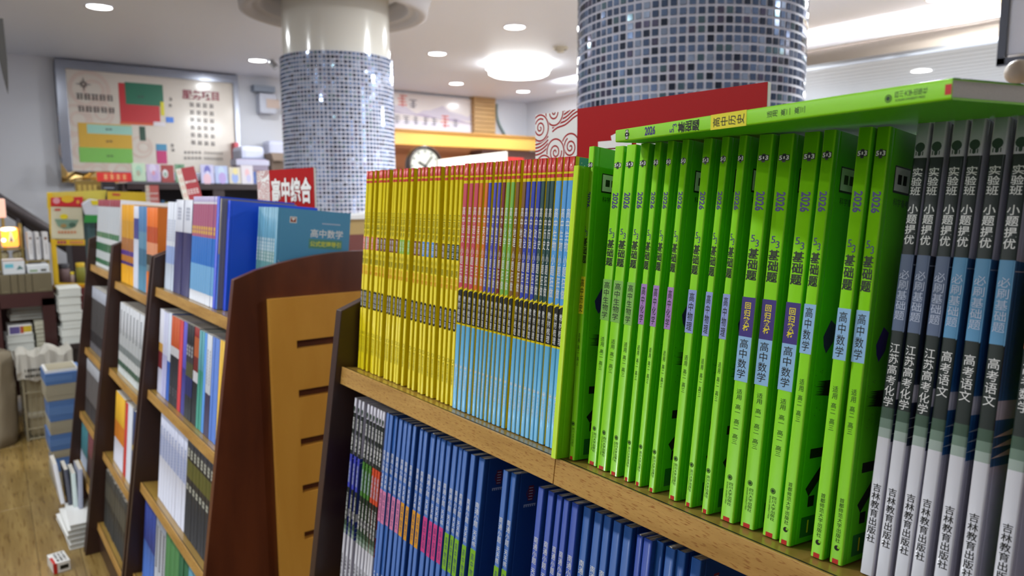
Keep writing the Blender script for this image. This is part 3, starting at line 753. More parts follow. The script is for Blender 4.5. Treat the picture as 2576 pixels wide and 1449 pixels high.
DL = [(c1(555, 618), 'p', .0072), (c1(590, 625), 'p', .009), (c1(643, 655), 'p', .009), (c1(698, 678), 'p', .009), (c1(752, 725), 'p', .009), (c1(800, 750), 'a', .0085), (c1(858, 785), 'a', .0075),
      (c1(935, 828), 'a', .0075), (c1(982, 850), 'a', .0085), (c1(1060, 898), 'm', .010), (c1(1130, 935), 'm', .0075), (c1(1178, 958), 'm', .009), (c1(1242, 990), 'm', .009), (c1(1312, 1030), 'l', .009),
      (c1(1378, 1068), 'l', .0075), (c1(1428, 1100), 'l', .0085), (c1(1515, 1150), 'l', .0085), (c1(1610, 1225), 'l', .0105), (c6(240, 515), 'l', .0085), (c6(312, 548), 'l', .0085),
      (c6(560, 668), 'n', .0085), (c6(650, 728), 'n', .0085), (c6(730, 768), 'n', .0075), (c6(792, 798), 'n', .0075), (c6(866, 832), 'n', .009), (c6(975, 885), 'd', .0092), (c6(1075, 945), 'd', .0092),
      (c6(1160, 978), 'd', .0085), (c6(1247, 1020), 'd', .009), (c6(1342, 1065), 'd', .0095), (c6(1460, 1130), 'n', .0075), (c6(1522, 1165), 'n', .0092), (c6(1622, 1205), 'd', .0092), (c6(1722, 1265), 'd', .0095),
      (c6(1815, 1320), 'd', .0095), (c6(1955, 1385), 'd', .0095)]
cc = {}
for i, ((x, y), k, T) in enumerate(DL):
    cc[k] = cc.get(k, 0) + 1; alt = k == 'n'
    if i + 1 < len(DL):
        ya = ray(x, y).y / ray(x, y).x * .44; (x2, y2) = DL[i + 1][0]; yb = ray(x2, y2).y / ray(x2, y2).x * .44; T = max(.006, min(T, ya - yb - .0012))
    T = round(T, 4)
    if k in DB: lab = 'blue workbook with %s spine tag on the second shelf, %s such from the left' % (DN[k][0], ORD[cc[k]])
    elif k == 'n': lab = '%s blue workbook without coloured tag, second shelf, %s from the left' % ('royal', ORD[cc[k]])
    else: lab = 'plain mid blue workbook low at the frame bottom, %s from the left' % ORD[cc[k]]
    low_book(x, y, daily_parts(k, T, .285, DB.get(k), DN.get(k, ('', ''))[1], alt, .002 if i % 3 == 0 else 0), .285, lab, 'blue workbooks on the second shelf', dx=random.uniform(-.002, .002) + (.006 if k == 'd' else 0))

# ---- section signs
def sign(label, Y1, Y0, X, ztop, h, chars, yaw=0.0, roll=0.0, cat='sign', th=.006, txt=.5):
    """board standing along the rack: pattern end at Y1, text towards Y0; local u runs towards smaller y"""
    wdt = Y1 - Y0
    M = Matrix.Translation((X, Y1, ztop - h)) @ Matrix.Rotation(yaw, 4, 'Z') @ Matrix.Rotation(roll, 4, 'X')
    t = thing('section_sign', label, cat, M=M)
    b = MB(); b.box(0, th, -wdt, 0, 0, h, C_('sign_core', (225, 222, 212))); b.build('board', t, bevel=.001)
    p = Print(lambda u, v, l: (-.0003 - l, -u, v)); pw_ = wdt * .235
    sr = mat('sign_red', (168, 22, 24), .45, spec=.15, coat=.03); p.rect(0, wdt, 0, h, sr); p.lift = .0001; p.rect(.0, pw_, 0, h, M_white); p.lift = .0002
    def stroke(pts, wd):
        for (a, b_), (c_, d_) in zip(pts[:-1], pts[1:]):
            L = math.hypot(c_ - a, d_ - b_) or 1; nx, ny = -(d_ - b_) / L * wd / 2, (c_ - a) / L * wd / 2
            q = [(a + nx, b_ + ny), (a - nx, b_ - ny), (c_ - nx, d_ - ny), (c_ + nx, d_ + ny)]
            if all(0 <= z[0] <= pw_ and 0 <= z[1] <= h for z in q): p.poly(q, sr)
    def cl(a, b_): return (min(max(a, 0), pw_), min(max(b_, 0), h))
    def line(pts, wd):
        for (a, b_), (c_, d_) in zip(pts[:-1], pts[1:]):
            if not (0 <= (a + c_) / 2 <= pw_ and 0 <= (b_ + d_) / 2 <= h): continue
            L = math.hypot(c_ - a, d_ - b_) or 1; nx, ny = -(d_ - b_) / L * wd / 2, (c_ - a) / L * wd / 2
            p.poly([cl(a + nx, b_ + ny), cl(a - nx, b_ - ny), cl(c_ - nx, d_ - ny), cl(c_ + nx, d_ + ny)], sr)
    lw = pw_ * .026
    for k in range(6): line([(pw_ * (.42 + .06 * i), h - pw_ * (.30 - .055 * k) + pw_ * .20 * (i / 10) + pw_ * .015 * math.sin(i * .9)) for i in range(11)], lw)
    for k in range(5): line([(pw_ * (.0 + .04 * i), h - pw_ * (.42 + .055 * k) + pw_ * .006 * i * i * .3) for i in range(9)], lw)
    spots = [(.47, .00, 1), (.12, .22, 1), (.85, .56, 1), (.50, .62, -1), (.22, .86, 1), (.75, .96, -1), (.08, 1.22, 1), (.50, 1.22, 1), (.92, 1.36, -1), (.25, 1.56, 1), (.68, 1.66, -1), (.1, 1.95, 1), (.5, 2.02, 1), (.9, 2.1, 1), (.3, 2.4, 1), (.72, 2.5, -1)]
    for k, (fx, fy, s_) in enumerate(spots):
        cx_, cy_, rr = pw_ * fx, h - pw_ * fy, pw_ * .205; p.lift = .0003 + .00006 * k
        if cy_ < -rr: continue
        pts = [cl(cx_ + rr * 1.12 * math.cos(2 * math.pi * i / 28), cy_ + rr * 1.12 * math.sin(2 * math.pi * i / 28)) for i in range(28)]
        p.poly(pts, M_white); p.lift += .00003
        line([(cx_ + rr * math.cos(2 * math.pi * i / 36), cy_ + rr * math.sin(2 * math.pi * i / 36)) for i in range(37)], lw)
        line([(cx_ + s_ * rr * .74 * (1 - i / 52) * math.cos(i * .27 + k), cy_ + rr * .74 * (1 - i / 52) * math.sin(i * .27 + k)) for i in range(50)], lw)
    p.lift = .0016
    for i, ch in enumerate(chars): p.text(ch, pw_ + wdt * ((.125 if wdt < .35 else .19) + .172 * i), h * txt, wdt * .20, M_white, bold=.04, wd=wdt * .165)
    b = p.b.build('sign_face', t)
    return t
sign('large red section sign with white swirl pattern standing behind the green workbooks', .837, .4585, .68, EYE + .1165, .262, ['高', '中'], txt=.712)
sign('red section sign with white characters in front of the farther column', 2.05, 1.73, .68, EYE + .072, .17, ['高', '中', '综', '合'], yaw=.10, txt=.68)
for n_, o in enumerate([x for x in list(COL.objects) if x.name.startswith('section_sign')]):
    X_ = .0
# ================================================================== farther racks of the same row
def rack(label, y0, y1, shelves, pm=M_cherry, far_m=M_darkw):
    t = thing('display_rack', label, 'book rack', (0, 0, 0))
    side_panel(t, y0, pm); side_panel(t, y1 - .018, far_m)
    for ex, ez in shelves: shelf_board(t, ex, EYE + ez, y0 + .018, y1 - .018, .235 + (.4365 - ex) * .8)
    plane_box('back_panel', .692, .708, y0 + .018, y1 - .018, .06, EYE - .15, M_darkw, t)
    plane_box('plinth', .33, 1.07, y0 + .018, y1 - .018, 0, .07, M_darkw, t)
    return t
S2 = [(.4365, -.2445), (.400, -.528), (.366, -.787), (.332, -1.045)]
r2 = rack('brown rack with arched end panel and slotted honey coloured end board', 1.49, 2.215, S2)
# slotted end board on the arched panel
b = MB(); yq0, yq1 = 1.474, 1.489; xa, xb, zt = .502, .898, EYE - .206
sl = [(-.297, -.314), (-.403, -.420), (-.509, -.526), (-.612, -.629), (-.717, -.734), (-.822, -.839)]
b.box(xa, .556, yq0, yq1, .1, zt, M_maple); b.box(.844, xb, yq0, yq1, .1, zt, M_maple)
up = zt
for a, c_ in sl: b.box(.556, .844, yq0, yq1, EYE + a, up, M_maple); up = EYE + c_
b.box(.556, .844, yq0, yq1, .1, up, M_maple)
b.build('slotted_board', r2)
S3 = [(.4365, -.285), (.40, -.585), (.362, -.88)]
r3 = rack('third brown rack of the row, with yellow and orange books on top', 2.235, 2.858, S3, M_darkw)
S4 = [(.4365, -.265), (.395, -.60), (.36, -.86), (.33, -1.06)]
r4 = rack('farthest brown rack of the row beside the floor stacks', 2.868, 3.40, S4, M_darkw)

def yx(px, py, x): r = ray(px, py); return r.y * x / r.x
def bands(H, spec):
    """spec: [(fraction from the bottom of the upper limit, rgb)] from the top down"""
    return [(H * f, C_('c_%d_%d_%d' % rgb, rgb)) for f, rgb in spec]
def fill(shelf, Ya, Yb, n, H, spec, face, desc, group, where, lean=5.5, T=None, lat=0.0, deco=None, dx=.016, jit=.0015, D=.17, one=False, cat='book', nm='book'):
    """n upright books between Ya (far) and Yb (near)"""
    Ya = min(Ya, BND[1]); Yb = max(Yb, BND[0])
    if Ya - Yb < .004 * n: return []
    ex, ez = shelf; row = Row(ex, EYE + ez); lnr = math.radians(lean); step = (Ya - Yb) / n; T_ = round(T or step * .93, 4)
    rg = random.Random(int(Ya * 1e5)); outs = []
    for i in range(n):
        h = H; x = ex + dx + rg.uniform(0, jit); B = Vector((x, Ya - i * step, 0)); B.z = row.z(x) + .0005 + abs(lat) * .04
        Tp = B + Vector((math.sin(lnr), lat, math.cos(lnr))).normalized() * h
        lab = '%s on %s' % (desc, where) if n == 1 else '%s, %s from left, %s' % (desc, ORD[i + 1], where.replace('the ', ''))
        sp = bands(h, spec)
        outs.append(put_book(nm, book_parts(desc + where, T_, h, D, sp, [(h, C_('c_%d_%d_%d' % face, face))], deco), frame(B, Tp, lnr), lab, group, cat))
    return outs
def stripes(col, items):
    """small blocks of print on a spine: (fraction top, fraction bottom, width share)"""
    m = C_('c_%d_%d_%d' % col, col)
    def f(p, T, H):
        for a, c_, w_ in items:
            n = max(1, int(abs(a - c_) * H / .007)); st = (a - c_) * H / n
            for i in range(n): p.rect(-T * w_ / 2, T * w_ / 2, a * H - (i + 1) * st + st * .22, a * H - i * st, m)
    return f
BND = (1.509, 2.196); W = (214, 218, 230); NAVY = (44, 40, 92); g = 'books on the second rack'
s1, s2, s3, s4 = S2
u = 'the second rack\'s top shelf'
fill(s1, 2.175, 2.08, 4, .236, [(1, (212, 216, 226)), (.5, (150, 172, 220)), (.3, (190, 200, 215))], (200, 205, 215), 'pale grey book with faint blue foot', g, u, deco=stripes((150, 160, 190), [(.8, .55, .35)]))
fill(s1, 2.078, 1.915, 2, .242, [(1, (206, 208, 218)), (.66, NAVY)], (60, 56, 110), 'thick book with white head and navy lower spine', g, u, deco=stripes((180, 184, 200), [(.92, .78, .5)]))
fill(s1, 1.912, 1.712, 10, .250, [(1, (186, 176, 210)), (.95, (225, 222, 232)), (.93, (176, 96, 128)), (.62, (44, 118, 205)), (.36, (120, 178, 226)), (.10, (225, 228, 236))], (60, 120, 210), 'slim magazine in red, blue and pale blue', g, u,
     deco=stripes((230, 190, 60), [(.72, .64, .6)]), nm='magazine', cat='magazine')
fill(s1, 1.709, 1.690, 1, .250, [(1, (22, 60, 200))], (22, 70, 205), 'deep blue book', g, u)
fill(s1, 1.688, 1.680, 1, .246, [(1, (150, 140, 120)), (.5, (60, 110, 200))], (120, 120, 130), 'thin tan and blue book', g, u)
fill(s1, 1.678, 1.660, 1, .243, [(1, (20, 70, 215))], (20, 84, 225), 'bright blue book with a wide visible cover', g, u, dx=.03, D=.2)
TEAL = (76, 150, 192)
fill(s1, 1.640, 1.528, 9, .236, [(1, (98, 156, 182)), (.68, (120, 170, 190)), (.60, (96, 150, 150)), (.2, TEAL)], TEAL, 'teal booklet', g, u, dx=.085, D=.155, deco=stripes((220, 228, 225), [(.72, .5, .4)]), nm='booklet', cat='booklet')
def f_teal(p, T, H):
    p.rect(.026, .041, H - .03, H - .017, M_white); p.lift = .0001; p.rect(.0275, .0395, H - .0285, H - .0185, C_('crest', (150, 70, 50))); p.lift = .0002
    p.poly([(.0285, H - .0195), (.0385, H - .0195), (.0335, H - .026)], M_white); p.lift = 0
    for i in range(10): p.rect(.098 + i * .0042, .1015 + i * .0042, H - .0285, H - .026, M_pale)
    p.text('高中数学', .110, H - .049, .0190, M_white, bold=.01)
    gl = C_('title_frame', (110, 160, 110)); y = C_('title_yellow', (222, 222, 60))
    p.rect(.070, .146, H - .0815, H - .0615, C_('title_box', (84, 146, 128))); p.lift = .0001; p.text('公式定理导引', .108, H - .0715, .0120, y, bold=.02); p.lift = 0
    for i in range(12): p.poly([(.004 + i * .006, H - .11 - i * .006), (.006 + i * .006, H - .11 - i * .006), (.012 + i * .006, H - .118 - i * .006)], M_pale)
Tt = .0088; row = Row(s1[0], EYE + s1[1]); B = Vector((.5215, 1.5262, 0)); B.z = row.z(.5215) + .0005
M_tealc = C_('teal_cover', TEAL)
put_book('booklet', book_parts('tealface', Tt, .236, .163, [(.236, C_('teal_sp', (98, 156, 182)))], [(.236, M_tealc)], None, f_teal), frame(B, B + Vector((math.sin(math.radians(5.5)), 0, math.cos(math.radians(5.5)))) * .236, math.radians(5.5)),
         'nearest teal booklet, its cover with white and yellow titles facing us', g, 'booklet')
u = 'the second rack\'s middle shelf'; H = .232
X2 = .425
def seg(shelf, xs, py, items, X, H, where, grp, **k):
    for (xa_, xb_), (n, spec, face, desc, dc) in zip(zip(xs[:-1], xs[1:]), items):
        Ya_, Yb_ = yx(xa_, py, X), yx(xb_, py, X); fill(shelf, Ya_ - .0008, Yb_, n, H + random.uniform(-.004, .002), spec, face, desc, grp, where, deco=dc, **k)
z6 = lambda x: 360 + x / 4.025
seg(s2, [z6(x) for x in (150, 190, 232, 262, 342, 374, 412, 478, 528, 576, 600, 652, 722, 768, 828)], 900,
    [(1, [(1, (215, 215, 225)), (.6, (200, 150, 60)), (.5, (120, 30, 40)), (.3, (190, 190, 210))], (200, 200, 210), 'white book with ochre and wine patches', None),
     (2, [(1, (200, 202, 226)), (.5, (176, 176, 214))], (180, 180, 210), 'pale lilac book', None),
     (1, [(1, (205, 212, 228)), (.45, (40, 90, 180))], (60, 110, 190), 'white book with blue foot', None),
     (3, [(1, (196, 84, 34)), (.66, (205, 205, 210)), (.56, (34, 34, 40))], (40, 40, 46), 'book with orange head and black foot', stripes((90, 90, 100), [(.2, .1, .5)])),
     (1, [(1, (196, 40, 46))], (190, 40, 46), 'plain red book', None), (2, [(1, (90, 84, 190)), (.5, (60, 60, 140))], (70, 70, 160), 'violet blue book', None),
     (3, [(1, (34, 34, 40)), (.80, (60, 60, 66)), (.6, (84, 86, 56)), (.45, (40, 48, 110)), (.25, (46, 50, 54))], (40, 42, 60), 'black and navy book with olive band', stripes((170, 170, 175), [(.78, .66, .6)])),
     (2, [(1, (150, 40, 36)), (.9, (190, 96, 50)), (.7, (120, 36, 34)), (.55, (215, 215, 220)), (.44, (30, 32, 34))], (30, 34, 36), 'wine and orange book with white label', None),
     (2, [(1, (92, 160, 168)), (.6, (64, 150, 130))], (70, 150, 140), 'teal green book', None), (1, [(1, (70, 140, 215))], (70, 140, 215), 'sky blue book', None),
     (2, [(1, (205, 208, 214)), (.42, (66, 56, 84))], (190, 194, 200), 'white book with plum foot', stripes((150, 156, 170), [(.85, .5, .3)])),
     (3, [(1, (74, 116, 196))], (80, 120, 200), 'cornflower blue book', None), (2, [(1, (226, 180, 36))], (226, 184, 40), 'golden yellow book', None),
     (3, [(1, (84, 130, 205)), (.5, (170, 196, 226)), (.42, (70, 90, 160)), (.15, (170, 200, 60))], (120, 180, 215), 'blue book with pale middle band', None)], X2, H, u, g)
u = 'the second rack\'s third shelf'; z9 = lambda x: 160 + x / 2.419
seg(s3, [z9(x) for x in (570, 715, 905)], 1200,
    [(9, [(1, (208, 212, 232)), (.75, (190, 198, 228)), (.5, (214, 216, 230))], (200, 204, 220), 'white book with faint blue marks', stripes((130, 150, 200), [(.85, .5, .35)])),
     (10, [(1, (56, 56, 62)), (.92, (34, 34, 38)), (.8, (96, 96, 40)), (.62, (40, 40, 42))], (120, 114, 110), 'black book with olive and white lettering', stripes((180, 182, 170), [(.92, .82, .6), (.55, .48, .6)]))], .385, .228, u, g)
u = 'the second rack\'s bottom shelf'
seg(s4, [z9(x) for x in (472, 530, 582, 652, 700, 800, 880)], 1400,
    [(3, [(1, (44, 62, 140)), (.5, (70, 110, 190))], (60, 90, 170), 'dark blue book', None), (3, [(1, (150, 156, 168)), (.9, (180, 184, 192))], (170, 174, 180), 'grey book', stripes((90, 96, 110), [(.9, .4, .4)])),
     (3, [(1, (66, 120, 60))], (70, 124, 60), 'leaf green book', None), (2, [(1, (26, 92, 50))], (26, 92, 50), 'deep green book', None),
     (4, [(1, (90, 150, 170)), (.5, (190, 196, 200))], (150, 170, 180), 'grey blue book', None), (3, [(1, (180, 190, 190))], (180, 190, 190), 'pale grey book', None)], .35, .225, u, g)
# ---- third rack
BND = (2.255, 2.824); g = 'books on the third rack'; s1, s2, s3 = S3; u = 'the third rack\'s top shelf'; z8 = lambda x: 180 + x / 4.527
seg(s1, [z8(x) for x in (545, 690, 742, 835, 952)], 640,
    [(6, [(1, (222, 158, 20)), (.80, (205, 150, 36)), (.58, (170, 110, 60)), (.42, (88, 54, 140)), (.36, (190, 120, 40)), (.28, (70, 44, 120)), (.24, (230, 166, 20))], (220, 160, 30), 'mustard book with purple bands', None),
     (3, [(1, (210, 212, 226)), (.85, (60, 66, 140)), (.6, (200, 205, 220))], (200, 204, 220), 'white book with dark blue stripe', None),
     (4, [(1, (72, 120, 166)), (.7, (90, 140, 170)), (.5, (60, 110, 140)), (.3, (76, 132, 160))], (80, 130, 166), 'steel blue book', None),
     (5, [(1, (228, 112, 24)), (.78, (190, 74, 24)), (.6, (226, 150, 110)), (.46, (60, 60, 50)), (.34, (120, 130, 130)), (.26, (232, 120, 24))], (226, 120, 30), 'orange book with dark middle', None)], .4565, .262, u, g, lean=4, lat=.02)
u = 'the third rack\'s middle shelf'; zA = lambda x: 100 + x / 2.898
seg(s2, [zA(x) for x in (560, 768)], 850, [(9, [(1, (206, 208, 212)), (.62, (190, 194, 196)), (.40, (130, 138, 138)), (.3, (205, 208, 208)), (.18, (70, 100, 84)), (.1, (200, 206, 204))], (196, 198, 202), 'white magazine with grey print', stripes((120, 124, 130), [(.9, .55, .35)]))], .42, .24, u, g, nm='magazine', cat='magazine')
u = 'the third rack\'s third shelf'
seg(s3, [z9(x) for x in (300, 352, 366, 392, 424, 452, 470)], 1060,
    [(1, [(1, (228, 176, 40)), (.6, (220, 130, 30)), (.35, (214, 214, 226))], (220, 190, 120), 'thick yellow and orange book', None), (1, [(1, (190, 46, 36))], (190, 50, 40), 'thin red book beside the thick yellow one', None),
     (1, [(1, (206, 208, 216))], (206, 208, 216), 'white book', None), (1, [(1, (36, 60, 110)), (.55, (210, 180, 40)), (.48, (50, 90, 150)), (.2, (40, 60, 90))], (36, 60, 110), 'navy book with yellow band', None),
     (1, [(1, (84, 150, 50))], (84, 150, 50), 'grass green book', None), (1, [(1, (176, 60, 50))], (176, 60, 50), 'brick red book', None)], .385, .24, u, g)
# bottom of the third rack: dark magazines standing on the plinth board
b_s = (.33, -1.13); shelf_board(r3, b_s[0], EYE + b_s[1], 2.253, 2.84, .3)
fill(b_s, 2.835, 2.27, 12, .195, [(1, (62, 60, 54)), (.8, (84, 82, 72)), (.5, (50, 50, 46))], (96, 92, 76), 'dark olive magazine', g, 'the third rack\'s bottom shelf', nm='magazine', cat='magazine')
# ---- fourth rack
BND = (2.888, 3.380); g = 'books on the farthest rack'; s1, s2, s3, s4 = S4
seg(s1, [z8(x) for x in (262, 522)], 600, [(9, [(1, (150, 60, 72)), (.90, (192, 198, 204)), (.52, (60, 120, 84)), (.44, (204, 208, 212)), (.36, (44, 104, 66)), (.24, (196, 202, 204)), (.12, (52, 110, 72)), (.05, (204, 208, 210))], (222, 224, 232), 'white book with wine head and green bands', None)], .4565, .262, 'the farthest rack\'s top shelf', g)
fill(s2, 3.375, 2.93, 13, .25, [(1, (170, 174, 186)), (.82, (76, 74, 74)), (.3, (50, 48, 50)), (.12, (96, 94, 98))], (120, 118, 116), 'smoky grey book with light head', g, 'the farthest rack\'s second shelf')
fill(s3, 3.375, 2.93, 14, .22, [(1, (170, 172, 178)), (.8, (104, 100, 100)), (.3, (60, 56, 56))], (110, 108, 106), 'taupe grey book', g, 'the farthest rack\'s third shelf')
fill(s4, 3.37, 3.20, 3, .17, [(1, (60, 120, 130)), (.3, (170, 180, 196))], (66, 120, 130), 'small teal book', g, 'the farthest rack\'s bottom shelf')
fill(s4, 3.19, 2.95, 7, .165, [(1, (120, 66, 70)), (.5, (80, 60, 60))], (120, 70, 70), 'small maroon book', g, 'the farthest rack\'s bottom shelf')
# ================================================================== the far wall and what hangs on it
def quad_prism(b, pts, Y, th, m):
    """pixel outline laid on the plane y = Y, given real thickness th towards the wall"""
    b.prism([at(px, py, 1, Y) for px, py in pts], (0, th, 0), m)
def wall_rect(b, x0, x1, z0, z1, Y, th, m): b.box(x0, x1, Y, Y + th, z0, z1, m)
YB_ = YW - .05
TL, TR, BL = at(135, 145, 1, YB_), at(596, 190, 1, YB_), at(152, 452, 1, YB_)
bx0, bx1, bz1, bz0 = TL.x + .0, TR.x, TL.z - .005, at(600, 440, 1, YB_).z - .02
bz0 = min(bz0, BL.z)
t = thing('framed_floor_map', 'large silver framed shop floor map on the grey wall', 'map board', (0, 0, 0))
fw = .072; M_fr = mat('satin_aluminium', (150, 154, 166), .22, .85)
b = MB()
for a in ((bx0, bx1, bz1 - fw, bz1), (bx0, bx1, bz0, bz0 + fw), (bx0, bx0 + fw, bz0 + fw, bz1 - fw), (bx1 - fw * .6, bx1, bz0 + fw, bz1 - fw)): wall_rect(b, *a, YB_ - .02, .06, M_fr)
b.build('frame', t, bevel=.004)
b = MB(); wall_rect(b, bx0 + fw, bx1 - fw * .6, bz0 + fw, bz1 - fw, YB_ + .005, .03, mat('map_paper', (218, 208, 196), .25, coat=.5)); b.build('map_panel', t)
p = Print(lambda u, v, l: (u, YB_ + .0045 - l, v))
def mp(px, py): q = at(px, py, 1, YB_ + .0045); return (q.x, q.z)
def blk(x0, y0, x1, y1, rgb, lift=.002):
    a, c_ = mp(x0, y0), mp(x1, y1); pz = Print(p.fr); pz.lift = lift; pz.rect(a[0], c_[0], c_[1], a[1], C_('m_%d_%d_%d' % rgb, rgb, .35, .3)); pz.b.build('map_zone', t)
dr = C_('map_swirl', (210, 190, 178), .4)
for kk, (cx_, cy_, rr) in enumerate([(225, 225, 42), (190, 300, 34), (250, 285, 30), (200, 380, 40), (355, 370, 26), (300, 430, 30), (240, 430, 26)]):
    p.lift = .0002 * kk; c_ = mp(cx_, cy_); r_ = rr * .0036; p.ring(c_[0], c_[1], r_, r_ * .2, dr, 28); p.lift += .0001; p.ring(c_[0] + r_ * .2, c_[1], r_ * .55, r_ * .18, dr, 24); p.lift = 0
blk(297, 208, 404, 313, (196, 40, 48)); blk(313, 206, 412, 268, (24, 112, 84), .0025); blk(403, 256, 414, 291, (226, 214, 40), .003); blk(302, 306, 385, 316, (216, 90, 36), .0028)
blk(386, 306, 416, 318, (226, 220, 226), .003); blk(417, 294, 437, 309, (66, 130, 226), .003); blk(350, 318, 367, 354, (34, 72, 54)); blk(195, 308, 334, 378, (212, 168, 50)); blk(218, 312, 333, 340, (156, 206, 190), .0025)
blk(198, 370, 335, 411, (124, 190, 84), .0028); blk(392, 362, 420, 380, (60, 140, 180)); blk(393, 379, 421, 412, (196, 32, 110), .0025)
def scrib(cx_, cy_, w_, h_, m, seed=0):
    """a cluster of short strokes standing for a character too small to read"""
    rg = random.Random(seed); c_ = mp(cx_, cy_); s_ = .0037; w_ *= s_; h_ *= s_
    for i in range(3): v = c_[1] + h_ * (.36 - .34 * i); p.rect(c_[0] - w_ * rg.uniform(.3, .45), c_[0] + w_ * rg.uniform(.3, .45), v, v + h_ * .11, m)
    for u_ in (-.25, .22): p.rect(c_[0] + w_ * u_, c_[0] + w_ * (u_ + .13), c_[1] - h_ * .4, c_[1] + h_ * .42, m)
p.lift = .0036; dk = C_('map_ink', (70, 62, 66)); pl_ = C_('map_plum', (150, 60, 76))
for i in range(5): scrib(200 + i * 19, 243 + i * 1.2, 15, 15, dk, i); scrib(204 + i * 19, 274 + i * 1.2, 15, 14, dk, i + 9)
for i, ch in enumerate('服务项目'):
    c_ = mp(471 + i * 23.5, 238 + i * 1.5); p.text(ch, c_[0], c_[1], .082, pl_, bold=.03)
for r_ in range(6):
    for i in range(4): scrib(482 + i * 16.5 + r_ * .8, 264 + r_ * 19 + i * 1.2, 11, 11, dk, r_ * 7 + i)
for r_ in range(2):
    for i in range(5): scrib(466 + i * 9, 384 + r_ * 14, 6.5, 7, dk, i + r_)
    for i in range(8): scrib(516 + i * 6, 385 + r_ * 14 + .2 * i, 3.6, 7, dk, i)
for cx_, cy_ in ((429, 250), (428, 266), (433, 366), (435, 378)): scrib(cx_, cy_, 8, 8, dk, cx_)
for cx_, cy_ in ((355, 244), (275, 326), (276, 356), (278, 393)): scrib(cx_ - 6, cy_, 7, 5, dk, cx_); scrib(cx_ + 3, cy_, 7, 5, dk, cx_ + 1)
c_ = mp(210, 212)
for i in range(8):
    a = i * math.pi / 4; L = .06 if i % 2 == 0 else .035; p.poly([(c_[0] + L * math.cos(a), c_[1] + L * math.sin(a)), (c_[0] + .012 * math.cos(a + .6), c_[1] + .012 * math.sin(a + .6)), (c_[0] + .012 * math.cos(a - .6), c_[1] + .012 * math.sin(a - .6))], dk)
p.b.build('map_print', t)

# handrail climbing the wall, with brackets
t = thing('stair_handrail', 'dark steel stair handrail sloping down along the grey wall', 'handrail', (0, 0, 0))
M_rail = mat('rail_steel', (96, 90, 92), .35, .6)
b = MB(); a, c_ = at(-20, 492, 1, 6.3), at(235, 655, 1, 6.3); b.tube(a, c_, .042, M_rail, 16); b.build('rail', t)
a, c_ = at(-20, 512, 1, 6.32), at(235, 672, 1, 6.32)
b = MB(); b.tube(a, c_, .018, M_rail, 12); b.build('lower_rail', t)
for px in (47, 190):
    q = at(px, 492 + (px + 20) * .639, 1, 6.3); b = MB(); b.tube(q, (q.x, q.y, 0), .022, M_rail, 12); b.build('post', t)
# sign box hung on brackets left of the column
q0, q1 = at(636, 214, 1, 6.9), at(692, 288, 1, 6.9)
t = thing('hanging_light_box', 'pale box shaped fixture on brackets high on the wall by the farther column', 'light box', (q0.x, 6.9, 0))
b = MB(); b.box(.04, q1.x - q0.x, -.05, .06, q1.z, q0.z - .07, mat('fixture_shell', (184, 188, 202), .4)); b.build('box', t, bevel=.012)
b = MB(); b.box(0, q1.x - q0.x, -.03, .06, q0.z - .055, q0.z, mat('fixture_bracket', (130, 140, 156), .4)); b.build('bracket', t)
b = MB(); b.box(.10, .22, -.055, -.05, q0.z - .20, q0.z - .12, mat('fixture_label', (190, 170, 160), .4)); b.build('label_plate', t)
for k, (x_, z_) in enumerate(((.07, 0),)):
    pass
# white bundles, a brown carton and a red case under it
ZCB = at(640, 436, 1, 6.3).z
t = thing('storage_cabinet', 'grey storage cabinet behind the bookcase carrying the white bundles', 'cabinet', (0, 0, 0))
xc0, xc1 = at(588, 436, 1, 6.3).x, at(735, 436, 1, 6.3).x
b = MB(); b.box(xc0, xc1, 6.3, YW - .02, 0, ZCB - .001, mat('cabinet_grey', (120, 118, 126), .6)); b.build('body', t, bevel=.004)
for i in range(2): b = MB(); b.box(xc0 + .02 + i * (xc1 - xc0) / 2, xc0 + (i + 1) * (xc1 - xc0) / 2 - .01, 6.285, 6.3, .08, ZCB - .05, mat('cabinet_grey_door', (134, 132, 140), .5)); b.build('door', t)
def soft_box(name, label, cat, px0, py0, px1, py1, Y, d, m, bev=.01, extra=None, group=None):
    q0, q1 = at(px0, py0, 1, Y), at(px1, py1, 1, Y)
    if px0 < 700: q1.z = ZCB
    if q0.z - q1.z < .05: q0.z = q1.z + .1
    t = thing(name, label, cat, ((q0.x + q1.x) / 2, Y, q1.z), group)
    w_ = (q1.x - q0.x) / 2; b = MB(); b.box(-w_, w_, 0, d, 0, q0.z - q1.z, m); b.build('body', t, bevel=bev)
    if extra: extra(t, w_, q0.z - q1.z, d)
    return t
def band_extra(rgb, a, c_):
    def f(t, w_, h_, d):
        b = MB(); b.box(-w_ - .001, w_ + .001, -.002, d + .001, h_ * a, h_ * c_, C_('b_%d_%d_%d' % rgb, rgb)); b.build('wrap_band', t)
    return f
soft_box('white_bundle', 'white wrapped bundle with a blue stripe piled before the wall by the map', 'bundle', 606, 366, 668, 418, 6.5, .28, mat('bundle_white', (196, 200, 222), .6), .04, band_extra((90, 110, 140), .45, .58))
soft_box('white_bundle', 'white wrapped bundle leaning by the farther column', 'bundle', 676, 352, 722, 380, 6.72, .2, mat('bundle_white', (196, 200, 222)), .035, band_extra((150, 180, 190), .3, .42))
soft_box('carton', 'brown open carton beside the farther column', 'carton', 682, 384, 718, 425, 6.36, .25, mat('brown_carton', (112, 96, 84), .8), .006, lambda t, w_, h_, d: (lambda b: (b.prism([(-w_, 0, h_), (w_, 0, h_), (w_, -.05, h_ - .07), (-w_, -.05, h_ - .07)], (0, .004, 0), mat('brown_carton')), b.build('flap', t))[1])(MB()))
soft_box('red_case', 'small red case right below the map frame', 'case', 589, 358, 603, 402, 6.82, .1, mat('case_red', (196, 84, 96), .5), .008, band_extra((170, 60, 70), .4, .5))
